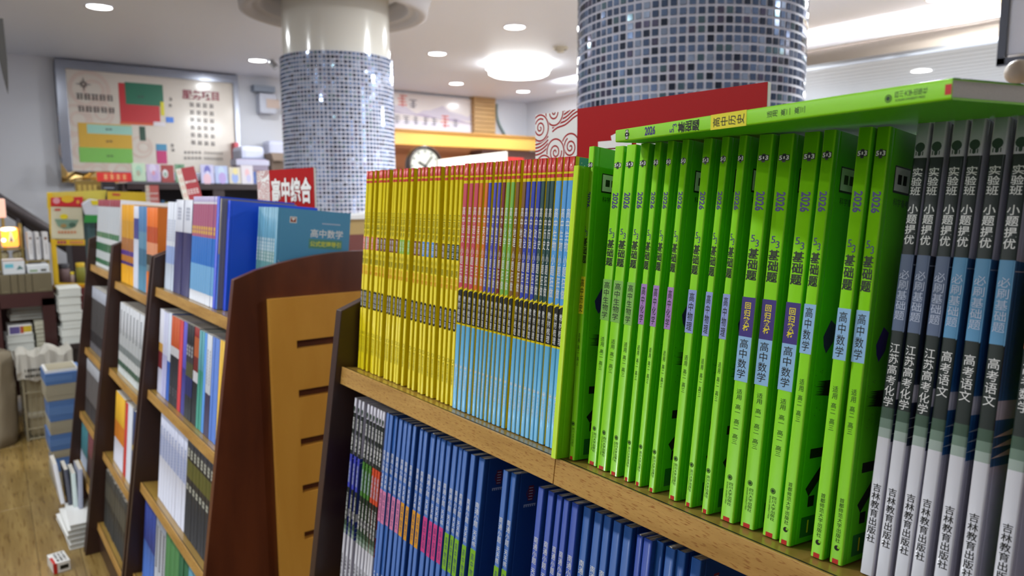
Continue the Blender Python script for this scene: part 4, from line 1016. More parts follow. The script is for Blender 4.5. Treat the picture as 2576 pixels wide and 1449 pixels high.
soft_box('mauve_bundle', 'mauve cloth bundle in front of the white bundles', 'bundle', 594, 398, 678, 432, 6.31, .16, mat('bundle_mauve', (150, 140, 160), .8), .03, band_extra((190, 190, 214), .55, .9))

# tall bookcase standing before the wall, items shown on its top
YS_ = 5.6
t = thing('bookcase', 'long low dark bookcase below the floor map', 'bookcase', (0, 0, 0))
a, c_ = at(186, 457, 1, YS_), at(655, 468, 1, YS_); bz = at(420, 462, 1, YS_).z
M_bc = mat('bookcase_dark', (46, 32, 34), .5); X0_, X1_ = a.x, c_.x + .35
for nm_, bxs in (('top_board', (X0_ + .30, X1_, YS_, YS_ + .32, bz - .04, bz)), ('side_board', (X0_ + .28, X0_ + .31, YS_, YS_ + .32, 0, bz)), ('side_board', (X1_ - .03, X1_, YS_, YS_ + .32, 0, bz)),
                 ('back_board', (X0_ + .31, X1_ - .03, YS_ + .3, YS_ + .32, 0, bz - .04)), ('shelf_board', (X0_ + .31, X1_ - .03, YS_ + .01, YS_ + .30, bz - .38, bz - .355)), ('shelf_board', (X0_ + .31, X1_ - .03, YS_ + .01, YS_ + .30, bz - .72, bz - .695)),
                 ('divider', (at(360, 500, 1, YS_).x, at(360, 500, 1, YS_).x + .03, YS_ + .01, YS_ + .3, bz - .355, bz - .04)), ('divider', (at(538, 500, 1, YS_).x, at(538, 500, 1, YS_).x + .08, YS_ + .01, YS_ + .3, bz - .355, bz - .04))):
    b = MB(); b.box(*bxs, M_bc); b.build(nm_, t)
cols = [(70, 74, 96), (38, 60, 96), (150, 150, 160), (56, 96, 130), (36, 38, 50), (170, 158, 60), (90, 84, 92), (60, 64, 90), (120, 50, 50), (190, 192, 196)]
x = X0_ + .36; k = 0; rg = random.Random(4)
xd = [(at(360, 500, 1, YS_).x, .03), (at(538, 500, 1, YS_).x, .08)]
M_side = Matrix(((0, -1, 0), (1, 0, 0), (0, 0, 1))).to_4x4()
NAMEC = ['slate', 'navy', 'silver', 'sea blue', 'near black', 'mustard', 'ash grey', 'indigo', 'wine', 'white']; cc = {}
while x < X1_ - .1:
    T = rg.choice([.022, .028, .034]); hit = [q for q in xd if x - .005 < q[0] + q[1] and x + T > q[0]]
    if hit: x = hit[0][0] + hit[0][1] + .006; continue
    ci = rg.randrange(10); H = rg.choice([.21, .225, .24]); c_ = cols[ci]; cc[ci] = cc.get(ci, 0) + 1; k += 1
    parts = book_parts('bc%d' % ci, T, H, .16, [(H, C_('c_%d_%d_%d' % c_, c_)), (H * .75, C_('bc_lab', (200, 196, 186))), (H * .62, C_('c_%d_%d_%d' % c_, c_))], [(H, C_('c_%d_%d_%d' % c_, c_))])
    m_ = Matrix(((0, -1, 0), (1, 0, 0), (0, 0, 1))).to_4x4(); m_.translation = (x, YS_ + .06, bz - .355 + .0005)
    put_book('book', parts, m_, '%s book in the dark low bookcase, %s of that colour from the left' % (NAMEC[ci], ORD[min(24, cc[ci])]), 'books in the dark bookcase')
    x += T + .004
def upright(name, label, cat, px0, py0, px1, py1, Y, m, th=.012, deco=None, tilt=0.0, group=None):
    q0, q1 = at(px0, py0, 1, Y), at(px1, py1, 1, Y); w_ = (q1.x - q0.x) / 2; h_ = q0.z - q1.z
    M = Matrix.Translation(((q0.x + q1.x) / 2, Y, q1.z)) @ Matrix.Rotation(tilt, 4, 'Y') @ Matrix.Rotation(-.06, 4, 'X')
    t = thing(name, label, cat, M=M, group=group); b = MB(); b.box(-w_, w_, 0, th, 0, h_, m); b.build('cover', t, bevel=.001)
    b = MB(); b.box(-w_ + .002, w_ - .002, .001, th - .001, .001, h_ + .0005, M_paper); b.build('page_block', t)
    if deco: pr = Print(lambda u, v, l: (u, -.0005 - l, v)); deco(pr, w_, h_); pr.b.build('cover_print', t)
    return t
def pic(bg, blobs):
    def f(p, w_, h_):
        for i, (u, v, r_, rgb) in enumerate(blobs): p.lift = .0002 * i; p.disc(u * w_, v * h_, r_ * w_, C_('p_%d_%d_%d' % rgb, rgb), 16, ry=r_ * h_ * .55)
    return f
zt = lambda px: (170 + px / 5.051)
for i, (x0_, x1_, y0_, y1_, rgb, lab, bl) in enumerate([
        (815, 1000, 150, 385, (186, 210, 186), 'pale green illustrated book standing on the dark bookcase', [(0, .6, .5, (160, 200, 180)), (-.1, .45, .3, (170, 170, 150))]),
        (1000, 1185, 165, 390, (190, 172, 206), 'lilac illustrated book standing on the dark bookcase', [(-.1, .75, .5, (206, 200, 226)), (.2, .35, .5, (176, 160, 206)), (0, .5, .25, (206, 150, 170))]),
        (1188, 1360, 175, 400, (150, 62, 62), 'brick red book with a white oval standing on the bookcase', [(-.4, .5, .45, (206, 210, 214)), (-.4, .45, .28, (140, 160, 150))]),
        (1365, 1500, 165, 400, (110, 150, 120), 'green book partly behind the tilted sign on the bookcase', [(0, .7, .5, (80, 130, 100))]),
        (1690, 1870, 170, 412, (196, 196, 232), 'pale blue book with a dark haired figure on the bookcase', [(0, .68, .5, (110, 112, 190)), (0, .45, .4, (206, 206, 236)), (-.1, .2, .6, (226, 190, 206))]),
        (1870, 2045, 185, 412, (176, 192, 232), 'sky blue fairy tale book on the bookcase', [(0, .7, .5, (190, 212, 236)), (.1, .3, .6, (180, 160, 220))]),
        (2050, 2205, 205, 415, (212, 206, 190), 'cream and blue book on the bookcase', [(0, .35, .6, (150, 172, 226)), (.1, .75, .4, (226, 214, 150))]),
        (2205, 2365, 180, 420, (216, 212, 222), 'white book with pink splashes at the right end of the bookcase', [(0, .6, .4, (226, 186, 196)), (.2, .3, .4, (190, 190, 226))])]):
    upright('picture_book', lab, 'book', zt(x0_), 380 + y0_ / 5.051, zt(x1_), 380 + y1_ / 5.051, YS_ + .03, C_('pb_%d' % i, rgb), .014, pic(None, bl), group='picture books on the bookcase')
upright('picture_book', 'cobalt blue book edge behind the pink splashed one', 'book', 637, 432, 645, 462, YS_ + .09, C_('pb_c', (60, 96, 180)), .014, pic(None, [(0, .5, .3, (90, 130, 200))]), group='picture books on the bookcase')
def d_redlab(p, w_, h_):
    for i, ch in enumerate('购物文学'[:0] or ''): pass
    y = C_('label_gold', (232, 190, 130)); rg = random.Random(2)
    for i in range(4):
        u0 = -w_ * .62 + i * w_ * .36
        for j in range(3): p.rect(u0, u0 + w_ * .24, h_ * (.28 + j * .2), h_ * (.34 + j * .2), y)
        p.rect(u0 + w_ * .09, u0 + w_ * .14, h_ * .22, h_ * .78, y)
upright('shelf_label', 'red shelf label with pale gold characters on the bookcase edge', 'label', 243, 433, 332, 457, YS_ - .02, C_('label_red', (200, 44, 40)), .01, d_redlab)
upright('shelf_label', 'dark gold plaque below the map frame corner', 'label', 188, 454, 256, 489, YS_ + .05, C_('plaque_gold', (128, 104, 44)), .02, lambda p, w_, h_: [p.rect(-w_ * .8 + i * w_ * .4, -w_ * .55 + i * w_ * .4, h_ * .25, h_ * .7, C_('plaque_print', (176, 150, 70))) for i in range(4)])
upright('picture_book', 'dark stacked books under the map beside the gold plaque', 'book', 257, 457, 292, 490, YS_ + .10, C_('dk_bk', (60, 56, 60)), .1, lambda p, w_, h_: p.rect(-w_ * .8, w_ * .8, h_ * .5, h_ * .56, M_pale))
q = at(220, 490, 1, YS_ + .05); q2 = at(294, 490, 1, YS_ + .05); b = MB(); b.box(q.x - .12, q2.x + .02, YS_, YS_ + .3, 0, min(q.z, q2.z) - .003, M_bc)
tag(b.build('side_chest', bevel=.003), 'dark chest left of the bookcase carrying the gold plaque', 'chest')
# crumpled gold foil piece on the frame's lower left corner
b = MB(); rg = random.Random(9); P = []
q = at(160, 440, 1, YW - .12)
for i in range(9):
    for j in range(4): P.append((q.x - .02 + i * .05, q.y - .03 + rg.uniform(-.03, .03), q.z - .06 + j * .028 + rg.uniform(-.012, .012) + (.10 if i < 1 else 0) * (j > 1)))
b.mesh(P, [(i * 4 + j, (i + 1) * 4 + j, (i + 1) * 4 + j + 1, i * 4 + j + 1) for i in range(8) for j in range(3)], mat('foil', (210, 180, 120), .25, .9))
P2 = [(x_, y_ + .012, z_) for x_, y_, z_ in P]; b.mesh(P2, [(i * 4 + j, i * 4 + j + 1, (i + 1) * 4 + j + 1, (i + 1) * 4 + j) for i in range(8) for j in range(3)], mat('foil'))
tag(b.build('foil_ribbon'), 'crumpled gold foil on the lower left corner of the map frame', 'ribbon')

# tilted sign and small sign of the racks between
def small_sign(label, px0, py0, px1, py1, Y, roll, red, chars, X=None):
    q0, q1 = at(px0, py0, 1, Y), at(px1, py1, 1, Y); w_ = q1.x - q0.x; h_ = q0.z - q1.z
    M = Matrix.Translation((q0.x, Y, q1.z)) @ Matrix.Rotation(roll, 4, 'Y')
    t = thing('section_sign', label, 'sign', M=M); b = MB(); b.box(0, w_, 0, .008, 0, h_, C_('sign_core', (225, 222, 212))); b.build('board', t)
    p = Print(lambda u, v, l: (u, -.0004 - l, v)); p.rect(w_ * .28, w_, 0, h_, red); p.lift = .0003
    st = h_ * .16
    for r_ in range(2):
        for i in range(4): p.text(chars[i], w_ * (.38 + .155 * i), h_ * (.62 - .22 * r_) if r_ == 0 else h_ * .34, w_ * .15, M_white, bold=.03) if r_ == 0 else [p.rect(w_ * (.32 + .155 * i), w_ * (.43 + .155 * i), h_ * (.30 + .05 * j), h_ * (.325 + .05 * j), M_white) for j in range(3)]
    p.lift = .0002; sr = C_('swirl_salmon', (214, 140, 120))
    for i in range(5): p.ring(w_ * .14, h_ * (.1 + .2 * i), w_ * .1, w_ * .03, sr, 14)
    p.b.build('sign_face', t)
    b = MB(); b.box(-.012, .012, .01, .022, -q1.z, h_ * .7, M_metal); b.box(-.08, .08, -.06, .08, -q1.z, -q1.z + .012, M_metal); o = b.build('stand_pole', t); o.location = (w_ * .6, 0, 0); o.rotation_euler = (0, -roll, 0); return t
small_sign('red and white section sign tilted to the left above the pale book spines', 462, 424, 514, 520, 4.0, -.20, C_('sign_red2', (170, 58, 66)), '高中文科')
small_sign('small pink section sign half hidden behind the yellow display', 366, 466, 402, 520, 4.8, 0, C_('sign_pink', (206, 110, 104)), '初中英语')

# ================================================================== beam, banner, post and clock of the counter at the back
M_beam = mat('beam_yellow', (232, 178, 84), .45, coat=.2); M_cin = mat('counter_inside', (150, 92, 48), .6)
t = thing('counter_canopy', 'long honey yellow canopy beam over the brown service counter', 'counter', (0, 0, 0))
YCn = YW - .35
a, c_ = at(960, 327, 1, YCn), at(1372, 348, 1, YCn); zb = at(994, 363, 1, YCn).z; ztp = at(994, 328, 1, YCn).z
b = MB(); b.box(a.x, c_.x, YCn, YCn + .06, zb, ztp, M_beam); b.build('beam', t, bevel=.004)
b = MB(); b.box(a.x, c_.x, YCn - .02, YCn + .08, ztp, ztp + .02, mat('beam_cap', (176, 128, 60), .5)); b.build('cap_board', t)
b = MB(); b.box(a.x, c_.x, YW - .06, YW - .03, .9, zb + .02, M_cin); b.build('back_board', t)
b = MB(); b.box(a.x + .1, a.x + .14, YCn + .03, YW - .06, .9, zb, M_cin); b.build('upright', t)
q = at(1200, 380, 1, YW - .2); b = MB(); b.box(q.x, min(q.x + 1.2, 5.5), YW - .30, YW - .07, .9, zb - .01, mat('dark_recess', (86, 56, 48), .6)); b.build('dark_cupboard', t)
b = MB(); b.box(a.x, c_.x, YCn - .1, YW - .05, .85, .9, M_beam); b.build('counter_top', t)
b = MB(); b.box(a.x, c_.x, YCn, YCn + .03, 0, .85, M_cin); b.build('counter_front', t)
# banner
YN = YW - .04; q0, q1 = at(960, 229, 1, YN), at(1192, 337, 1, YN)
t = thing('ink_banner', 'long banner with ink hills and two red characters above the yellow beam', 'banner', (q0.x, YN, q1.z))
bw, bh = q1.x - q0.x, at(1192, 250, 1, YN).z - q1.z
b = MB(); b.box(0, bw, 0, .02, 0, bh, mat('banner_sheet', (216, 208, 206), .3, coat=.4)); b.build('sheet', t)
p = Print(lambda u, v, l: (u, -.0006 - l, v)); hill = C_('hill_mauve', (176, 162, 186)); hill2 = C_('hill_soft', (196, 188, 202))
p.poly([(0, bh * .44)] + [(bw * i / 14, bh * (.60 + .10 * math.sin(i * .9) + .05 * math.sin(i * 2.3))) for i in range(15)] + [(bw, bh * .36)], hill2); p.lift = .0004
p.poly([(0, bh * .50)] + [(bw * i / 14, bh * (.52 - .014 * i + .03 * math.sin(i * 1.3))) for i in range(15)] + [(bw, bh * .26), (bw * .5, bh * .38)], hill); p.lift = .0008
p.rect(0, bw, 0, bh * .26, C_('banner_low', (222, 218, 230))); p.lift = .0012
rdn = C_('banner_red', (222, 120, 110)); ikn = C_('banner_ink', (120, 116, 130))
def bscr(u, v, s_, m, seed):
    rg = random.Random(seed)
    for i in range(4): v_ = v + s_ * (.4 - .26 * i); p.rect(u - s_ * rg.uniform(.25, .5), u + s_ * rg.uniform(.25, .5), v_, v_ + s_ * .10, m)
    p.rect(u - s_ * .06, u + s_ * .06, v - s_ * .5, v + s_ * .5, m)
k_ = lambda px: at(px, 300, 1, YN).x - q0.x
bscr(k_(1013), bh * .78, .12, rdn, 1); bscr(k_(1040), bh * .72, .09, ikn, 2)
for i, px in enumerate((998, 1022, 1046, 1070, 1092, 1146)): bscr(k_(px), bh * .27, .085, ikn, 5 + i)
bscr(k_(1119), bh * .30, .13, rdn, 3); p.b.build('banner_print', t)
# wooden post, cable
q0, q1 = at(1193, 250, 1, YW - .1), at(1247, 336, 1, YW - .1)
t = thing('timber_post', 'tan timber boarded post between banner and white wall', 'post', (q0.x, YW - .1, ztp + .02))
nb = 9; hh = (CEIL - ztp - .02) / nb
for i in range(nb):
    b = MB(); b.box(0, q1.x - q0.x, 0, .09, i * hh + .002, (i + 1) * hh - .002, wood('post_tan', (170, 132, 84), (190, 152, 98), (3, 40, 40), .5)); b.build('plank', t)
a_, c_ = at(1250, 262, 1, YW - .03), at(1272, 342, 1, YW - .03); b = MB(); pv = a_
for i in range(1, 9):
    f_ = i / 8; n_ = a_.lerp(c_, f_) + Vector((-.05 * math.sin(math.pi * f_), 0, 0)); b.tube(pv, n_, .012, mat('cable_green', (110, 132, 128), .5), 8); pv = n_
tag(b.build('cable'), 'grey green cable running down the white wall beside the timber post', 'cable')
# clock
q = at(1068, 418, 1, 6.35); rr = abs(at(1022, 418, 1, 6.35).x - q.x) * .98
t = thing('wall_clock', 'round clock with a dark rim half hidden behind the yellow workbooks', 'clock', (q.x, 6.35, q.z))
b = MB(); n = 48; P = []
for i in range(n):
    a_ = 2 * math.pi * i / n
    for r_, y_ in ((rr * .82, -.01), (rr * .86, -.035), (rr * .95, -.04), (rr, -.02), (rr, .03)): P.append((r_ * math.cos(a_), y_, r_ * math.sin(a_)))
b.mesh(P, [(i * 5 + j, i * 5 + j + 1, ((i + 1) % n) * 5 + j + 1, ((i + 1) % n) * 5 + j) for i in range(n) for j in range(4)], mat('clock_rim', (52, 38, 34), .3, coat=.4), True); b.build('rim', t)
b = MB(); b.poly([(rr * .84 * math.cos(2 * math.pi * i / n), -.012, rr * .84 * math.sin(2 * math.pi * i / n)) for i in range(n)], mat('clock_dial', (206, 208, 198), .5, vary=.08, vscale=12)); b.build('dial', t)
for i in range(12):
    a_ = i * math.pi / 6; b = MB(); b.box(-.008, .008, -.016, -.013, rr * .66, rr * .78, mat('clock_mark', (110, 116, 116), .5), Matrix.Rotation(a_, 4, 'Y')); b.build('hour_mark', t)
b = MB(); b.box(-.007, .007, -.02, -.016, -.02, rr * .6, M_ink, Matrix.Rotation(.7, 4, 'Y')); b.box(-.009, .009, -.024, -.02, -.02, rr * .42, M_ink, Matrix.Rotation(-1.1, 4, 'Y')); b.build('hands', t)
b = MB(); b.box(-.15, .15, .03, .06, -rr - .1, -rr * .6, M_cin); b.box(-.25, .25, -.02, .12, -(q.z - .9), -rr - .1, M_cin); b.build('clock_stand', t)
# cream board leaning, red lamp sign, small red item, white topped gold box
q0, q1 = at(1103, 400, 1, 5.6), at(1276, 380, 1, 5.6)
b = MB(); b.prism([at(1103, 402, 1, 5.6), at(1103, 470, 1, 5.6), at(1278, 470, 1, 5.6), at(1276, 381, 1, 5.6)], (0, .03, 0), mat('cream_board', (208, 202, 190), .5))
t = thing('cream_board', 'blank cream board standing behind the yellow workbooks', 'board', (0, 0, 0)); b.build('board', t, bevel=.004)
for px in (1120, 1262):
    q = at(px, 465, 1, 5.6); b = MB(); b.box(q.x - .015, q.x + .015, 5.605, 5.635, 0, q.z + .005, M_metal); b.build('leg', t)
soft_box('red_sign_box', 'small bright red box glimpsed right of the cream board', 'box', 1281, 396, 1318, 425, 6.2, .12, mat('bright_red', (226, 50, 44), .4), .006, lambda t, w_, h_, d: (lambda b: (b.box(-w_ * .5, w_ * .5, d * .2, d * .8, -t.location.z, 0, mat('cabinet_grey')), b.build('pedestal', t)))(MB()))
q0 = at(868, 535, 1, 2.55)
t = thing('gift_box', 'gold and dark red box with a white lid behind the teal booklets', 'box', (q0.x, 2.55, EYE - .22))
xr = at(990, 560, 1, 2.55).x - q0.x; zl = at(868, 552, 1, 2.55).z - (EYE - .22); zm_ = at(890, 590, 1, 2.55).z - (EYE - .22)
b = MB(); b.prism([(.012, 0, 0), (xr, 0, 0), (xr, 0, zm_), (.008, 0, zm_)], (0, .12, 0), C_('box_wine', (110, 28, 36))); b.build('lower_shell', t)
b = MB(); b.prism([(.008, 0, zm_), (xr, 0, zm_), (xr, 0, zl), (0, 0, zl)], (0, .12, 0), C_('box_gold', (186, 158, 98))); b.build('upper_shell', t)
b = MB(); b.prism([(-.01, -.01, zl), (xr, -.01, zl), (xr, -.01, zl + .028), (-.01, -.01, zl + .012)], (0, .14, 0), M_white); b.build('lid', t)
q = thing('side_table', 'dark side table carrying the gold and red box', 'table', (t.location.x + xr / 2, 2.60, 0)); ht = t.location.z
b = MB(); b.box(-xr * .55, xr * .55, -.1, .14, ht - .025, ht - .0005, M_darkw); b.build('table_top', q)
for x_ in (-.5, .46):
    for y_ in (-.09, .1): b = MB(); b.box(xr * x_, xr * x_ + .03, y_, y_ + .03, 0, ht - .025, M_darkw); b.build('leg', q)
# ================================================================== left aisle: desk, stacks and promotional stand
YD = 4.75; M_desk = mat('desk_mahogany', (66, 34, 32), .45, coat=.2); M_olv = mat('olive_board', (104, 94, 70), .7)
dtop = at(60, 690, 1, YD).z; dmid = at(60, 738, 1, YD).z; xR = at(133, 700, 1, YD).x
t = thing('counter_desk', 'dark red desk with olive cartons along its front at the left edge', 'desk', (0, YD, 0))
xL = -.75
for nm_, bx in (('desk_top', (xL, xR, 0, .55, dmid - .035, dmid)), ('leg', (xR - .06, xR, 0, .06, 0, dmid - .035)), ('leg', (at(0, 900, 1, YD).x - .05, at(12, 900, 1, YD).x, 0, .06, 0, dmid - .035)), ('leg', (xR - .06, xR, .49, .55, 0, dmid - .035)),
                ('leg', (xL, xL + .06, 0, .06, 0, dmid - .035)), ('back_board', (xL, xR - .06, .53, .55, .05, dmid - .035)), ('apron', (xL, xR, 0, .025, dmid - .075, dmid - .035)), ('lower_shelf', (xL, xR - .062, .02, .52, at(60, 905, 1, YD).z - .03, at(60, 905, 1, YD).z))):
    b = MB(); b.box(*bx, M_desk); b.build(nm_, t)
lowz = at(60, 905, 1, YD).z
xs = [at(px, 715, 1, YD).x for px in (-60, -30, 0, 27, 46, 64, 82, 133)]
for i, (x0_, x1_) in enumerate(zip(xs[:-1], xs[1:])):
    q = thing('olive_carton', ['olive carton on the desk outside the frame', 'second olive carton outside the frame on the desk', 'leftmost visible olive carton along the desk front', 'narrow olive carton, second visible from the left on the desk', 'narrow olive carton, third visible from the left on the desk', 'narrow olive carton, fourth visible from the left on the desk', 'wide olive carton at the right end of the desk'][i], 'carton', (x0_, YD + .01, dmid + .0005))
    b = MB(); b.box(.001, x1_ - x0_ - .001, 0, .22, 0, dtop - dmid - .002, M_olv); b.build('body', q, bevel=.003)
    b = MB(); b.box((x1_ - x0_) * .3, (x1_ - x0_) * .7, -.0008, 0, (dtop - dmid) * .1, (dtop - dmid) * .14, mat('tape', (126, 116, 88), .4)); b.build('tape', q)
ZD = dtop
def on_desk(name, label, cat, px0, px1, ytop, d, m, y_off=.05, extra=None, bev=.003, group=None, base=None):
    q0, q1 = at(px0, ytop, 1, YD + y_off), at(px1, ytop, 1, YD + y_off); base = ZD if base is None else base
    t = thing(name, label, cat, (q0.x, YD + y_off, base), group); w_, h_ = q1.x - q0.x, q0.z - base
    b = MB(); b.box(0, w_, 0, d, 0, h_, m); b.build('body', t, bevel=bev)
    if extra: extra(t, w_, h_)
    return t
def ex_blue(t, w_, h_):
    p = Print(lambda u, v, l: (u, -.0006 - l, v)); p.rect(w_ * .08, w_ * .48, h_ * .45, h_ * .72, C_('aqua', (110, 190, 206))); p.poly([(w_ * .6, h_ * .3), (w_ * .75, h_ * .6), (w_ * .95, h_ * .35)], C_('greyteal', (90, 124, 124)))
    p.rect(0, w_, h_ * .93, h_, C_('ochre_line', (170, 130, 90))); p.b.build('print', t)
def ex_grn(t, w_, h_):
    p = Print(lambda u, v, l: (u, -.0006 - l, v)); p.rect(w_ * .1, w_ * .45, h_ * .2, h_ * .42, C_('leafgrey', (120, 150, 100))); p.rect(w_ * .6, w_ * .85, h_ * .2, h_ * .5, C_('dkgrey', (90, 90, 84))); p.b.build('print', t)
on_desk('tissue_box', 'white box with an aqua patch on the desk', 'box', 6, 61, 655, .12, mat('box_white', (214, 218, 222), .5), .03, ex_blue)
on_desk('flat_box', 'low white and green box on the desk beside the aqua one', 'box', 68, 124, 668, .12, mat('box_white'), .03, ex_grn)
on_desk('book_slab', 'pale lilac slab under the white sleeves on the desk', 'box', 70, 103, 655, .1, mat('lilac_slab', (180, 180, 204), .5), .16, lambda t, w_, h_: ex_grn(t, w_, h_ * .3))
# brass display frame with a glowing house picture
t = thing('lit_picture_stand', 'brass stand holding a glowing orange house picture', 'lamp', (at(5, 690, 1, YD + .2).x, YD + .2, ZD)); w_ = at(62, 690, 1, YD + .2).x - t.location.x
M_br = mat('brass', (170, 150, 90), .35, .8); z1_ = at(30, 572, 1, YD + .2).z - ZD; zb_ = at(30, 622, 1, YD + .2).z - ZD; zs_ = at(30, 652, 1, YD + .2).z - ZD
for x_ in (0, w_): b = MB(); b.tube((x_, 0, 0), (x_, 0, z1_ + .02), .006, M_br, 8); b.build('post', t); b = MB(); b.tube((x_, .1, 0), (x_, .1, z1_ + .02), .006, M_br, 8); b.build('post', t)
for z_ in (zs_, zb_ - .008): b = MB(); b.box(-.01, w_ + .01, -.01, .11, z_ - .008, z_, M_br); b.build('tray', t)
b = MB(); b.box(.012, w_ - .012, .02, .05, zb_, z1_, mat('lit_amber', (255, 170, 70), .4, emit=1.1)); b.build('lit_panel', t, bevel=.012)
p = Print(lambda u, v, l: (u, .0192 - l, v)); p.disc(w_ * .45, zb_ + (z1_ - zb_) * .9, w_ * .34, mat('lit_white', (255, 240, 200), emit=3.0), 16, ry=.012); p.disc(w_ * .1 + .012, zb_ + .04, .011, mat('lit_white'), 10)
p.disc(w_ * .5, zb_ + (z1_ - zb_) * .66, w_ * .36, mat('lit_yellow', (255, 200, 60), emit=1.2), 18, ry=.035); p.lift = .0006; p.poly([(w_ * .42, zb_ + .03), (w_ * .54, zb_ + .11), (w_ * .68, zb_ + .03)], mat('lit_cream', (240, 214, 180), emit=.5)); p.lift = .0009
p.poly([(w_ * .50, zb_ + .03), (w_ * .54, zb_ + .06), (w_ * .60, zb_ + .03)], M_ink); p.b.build('picture', t)
for x_ in (w_ * .2, w_ * .75): b = MB(); b.lathe((x_, .05, zs_), [(.001, .045), (.018, .04), (.022, .02), (.016, 0)], mat('cream_bead', (206, 196, 160), .4), 16); b.build('ornament', t)
t = thing('lit_picture_stand', 'second glowing picture cut by the left edge above the desk', 'lamp', (at(-30, 560, 1, YD + .3).x, YD + .3, ZD)); w2 = at(12, 500, 1, YD + .3).x - t.location.x
za, zc = at(5, 500, 1, YD + .3).z - ZD, at(5, 548, 1, YD + .3).z - ZD
b = MB(); b.box(0, w2, 0, .04, zc, za, mat('lit_rose', (240, 190, 170), .4, emit=.5)); b.build('lit_panel', t, bevel=.006); b = MB(); b.tube((w2 * .3, .02, 0), (w2 * .3, .02, zc), .008, M_br); b.tube((w2 * .8, .02, 0), (w2 * .8, .02, zc), .008, M_br); b.build('legs', t)
# three white sleeves with round emblems
for i, (x0_, x1_) in enumerate(((68, 86), (87, 104), (105, 126))):
    q0, q1 = at(x0_, 584, 1, YD + .14), at(x1_, 652, 1, YD + .14); bs = at(x0_, 654, 1, YD + .14).z
    t = thing('white_sleeve', 'white boxed sleeve with a dark round emblem, %s of three on the desk' % ORD[i + 1], 'box', (q0.x, YD + .13 - (.001 * i), bs), 'white sleeves on the desk'); w_ = q1.x - q0.x; h_ = q0.z - bs
    b = MB(); b.box(0, w_ - .003, 0, .1, 0, h_, mat('sleeve_white', (206, 204, 204), .5)); b.build('body', t, bevel=.002)
    p = Print(lambda u, v, l: (u, -.0006 - l, v)); p.disc(w_ * .5, h_ * .78, w_ * .27, C_('emblem_brown', (124, 90, 76)) if i != 1 else C_('emblem_grey', (100, 90, 92)), 14); p.rect(w_ * .45, w_ * .55, h_ * .2, h_ * .6, C_('emblem_line', (150, 146, 144))); p.b.build('emblem', t)
t = thing('sleeve_rack', 'slim brass rack carrying the white sleeves', 'rack', (at(66, 690, 1, YD + .14).x, YD + .12, ZD)); w_ = at(128, 690, 1, YD + .14).x - t.location.x; hb = bs - ZD
b = MB(); b.box(0, w_, 0, .13, hb - .008, hb - .001, M_br); b.build('tray', t)
for x_ in (.006, w_ - .006):
    for y_ in (.006, .12): b = MB(); b.tube((x_, y_, 0), (x_, y_, hb - .008), .005, M_br, 8); b.build('leg', t)
# books and magazines inside the desk
def pile(name, label, cat, px0, px1, ytop, Y, base, n, d, m, yaw=0, jit=.004, group=None, covers=None):
    """separate things lying on each other; returns the top"""
    q0, q1 = at(px0, ytop, 1, Y), at(px1, ytop, 1, Y); H = q0.z - base; h = H / n; rg = random.Random(px0 * 7 + n); z = base
    for i in range(n):
        w_ = q1.x - q0.x
        t = thing(name, label % ('from the bottom, ' + 'number ' + ORD[i + 1] if False else ORD[i + 1] + ' from the bottom'), cat, M=Matrix.Translation((q0.x + w_ / 2 + rg.uniform(-jit, jit), Y + rg.uniform(0, jit), z + .0004)) @ Matrix.Rotation(rg.uniform(-.03, .03) + yaw, 4, 'Z'), group=group)
        c_ = covers[i % len(covers)] if covers else m
        b = MB(); b.box(-w_ / 2, w_ / 2, 0, d, 0, h * .07, c_); b.box(-w_ / 2, w_ / 2, 0, d, h * .9, h * .975, c_); b.build('cover', t)
        b = MB(); k = 3
        for j in range(k): b.box(-w_ / 2 + .002, w_ / 2 - .002 - rg.uniform(0, .002), .002 + rg.uniform(0, .002), d - .002, h * (.07 + .83 * j / k), h * (.07 + .83 * (j + 1) / k), m)
        b.build('page_block', t); z += h
    return z
M_pg2 = mat('cream_pages', (206, 204, 184), .8, vary=.08, vscale=500); M_pg3 = mat('white_pages', (204, 206, 200), .8, vary=.08, vscale=500)
z = pile('book', 'thick white paper block in the left pile inside the desk, %s', 'book', 16, 86, 846, YD + .04, lowz, 3, .2, M_pg3, group='left pile inside the desk')
q0 = at(20, 820, 1, YD + .05); t = thing('book', 'purple and yellow covered book on top of the left pile in the desk', 'book', (q0.x, YD + .05, z + .001)); w_ = at(80, 820, 1, YD + .05).x - q0.x; h_ = q0.z - z - .001
b = MB(); b.box(0, w_, 0, .18, 0, h_, M_white); b.build('cover', t); p = Print(lambda u, v, l: (u, -.0006 - l, v)); p.rect(w_ * .05, w_ * .48, h_ * .1, h_ * .85, C_('pp', (96, 84, 140))); p.rect(w_ * .5, w_ * .64, h_ * .1, h_ * .85, C_('pr', (170, 70, 50))); p.rect(w_ * .64, w_ * .98, h_ * .2, h_ * .85, C_('py', (206, 176, 40))); p.b.build('spine_print', t)
z = pile('book', 'cream paged book in the right pile inside the desk, %s', 'book', 88, 115, 808, YD + .03, lowz, 9, .2, M_pg2, group='right pile inside the desk')
z2_ = pile('magazine', 'magazine lying across both piles inside the desk, %s', 'magazine', 28, 128, 776, YD + .1, max(z, at(40, 815, 1, YD + .1).z) + .002, 4, .26, M_pg3, jit=.01, group='magazines inside the desk', covers=[C_('mg1', (150, 120, 90)), C_('mg2', (206, 196, 180)), C_('mg3', (190, 150, 110))])
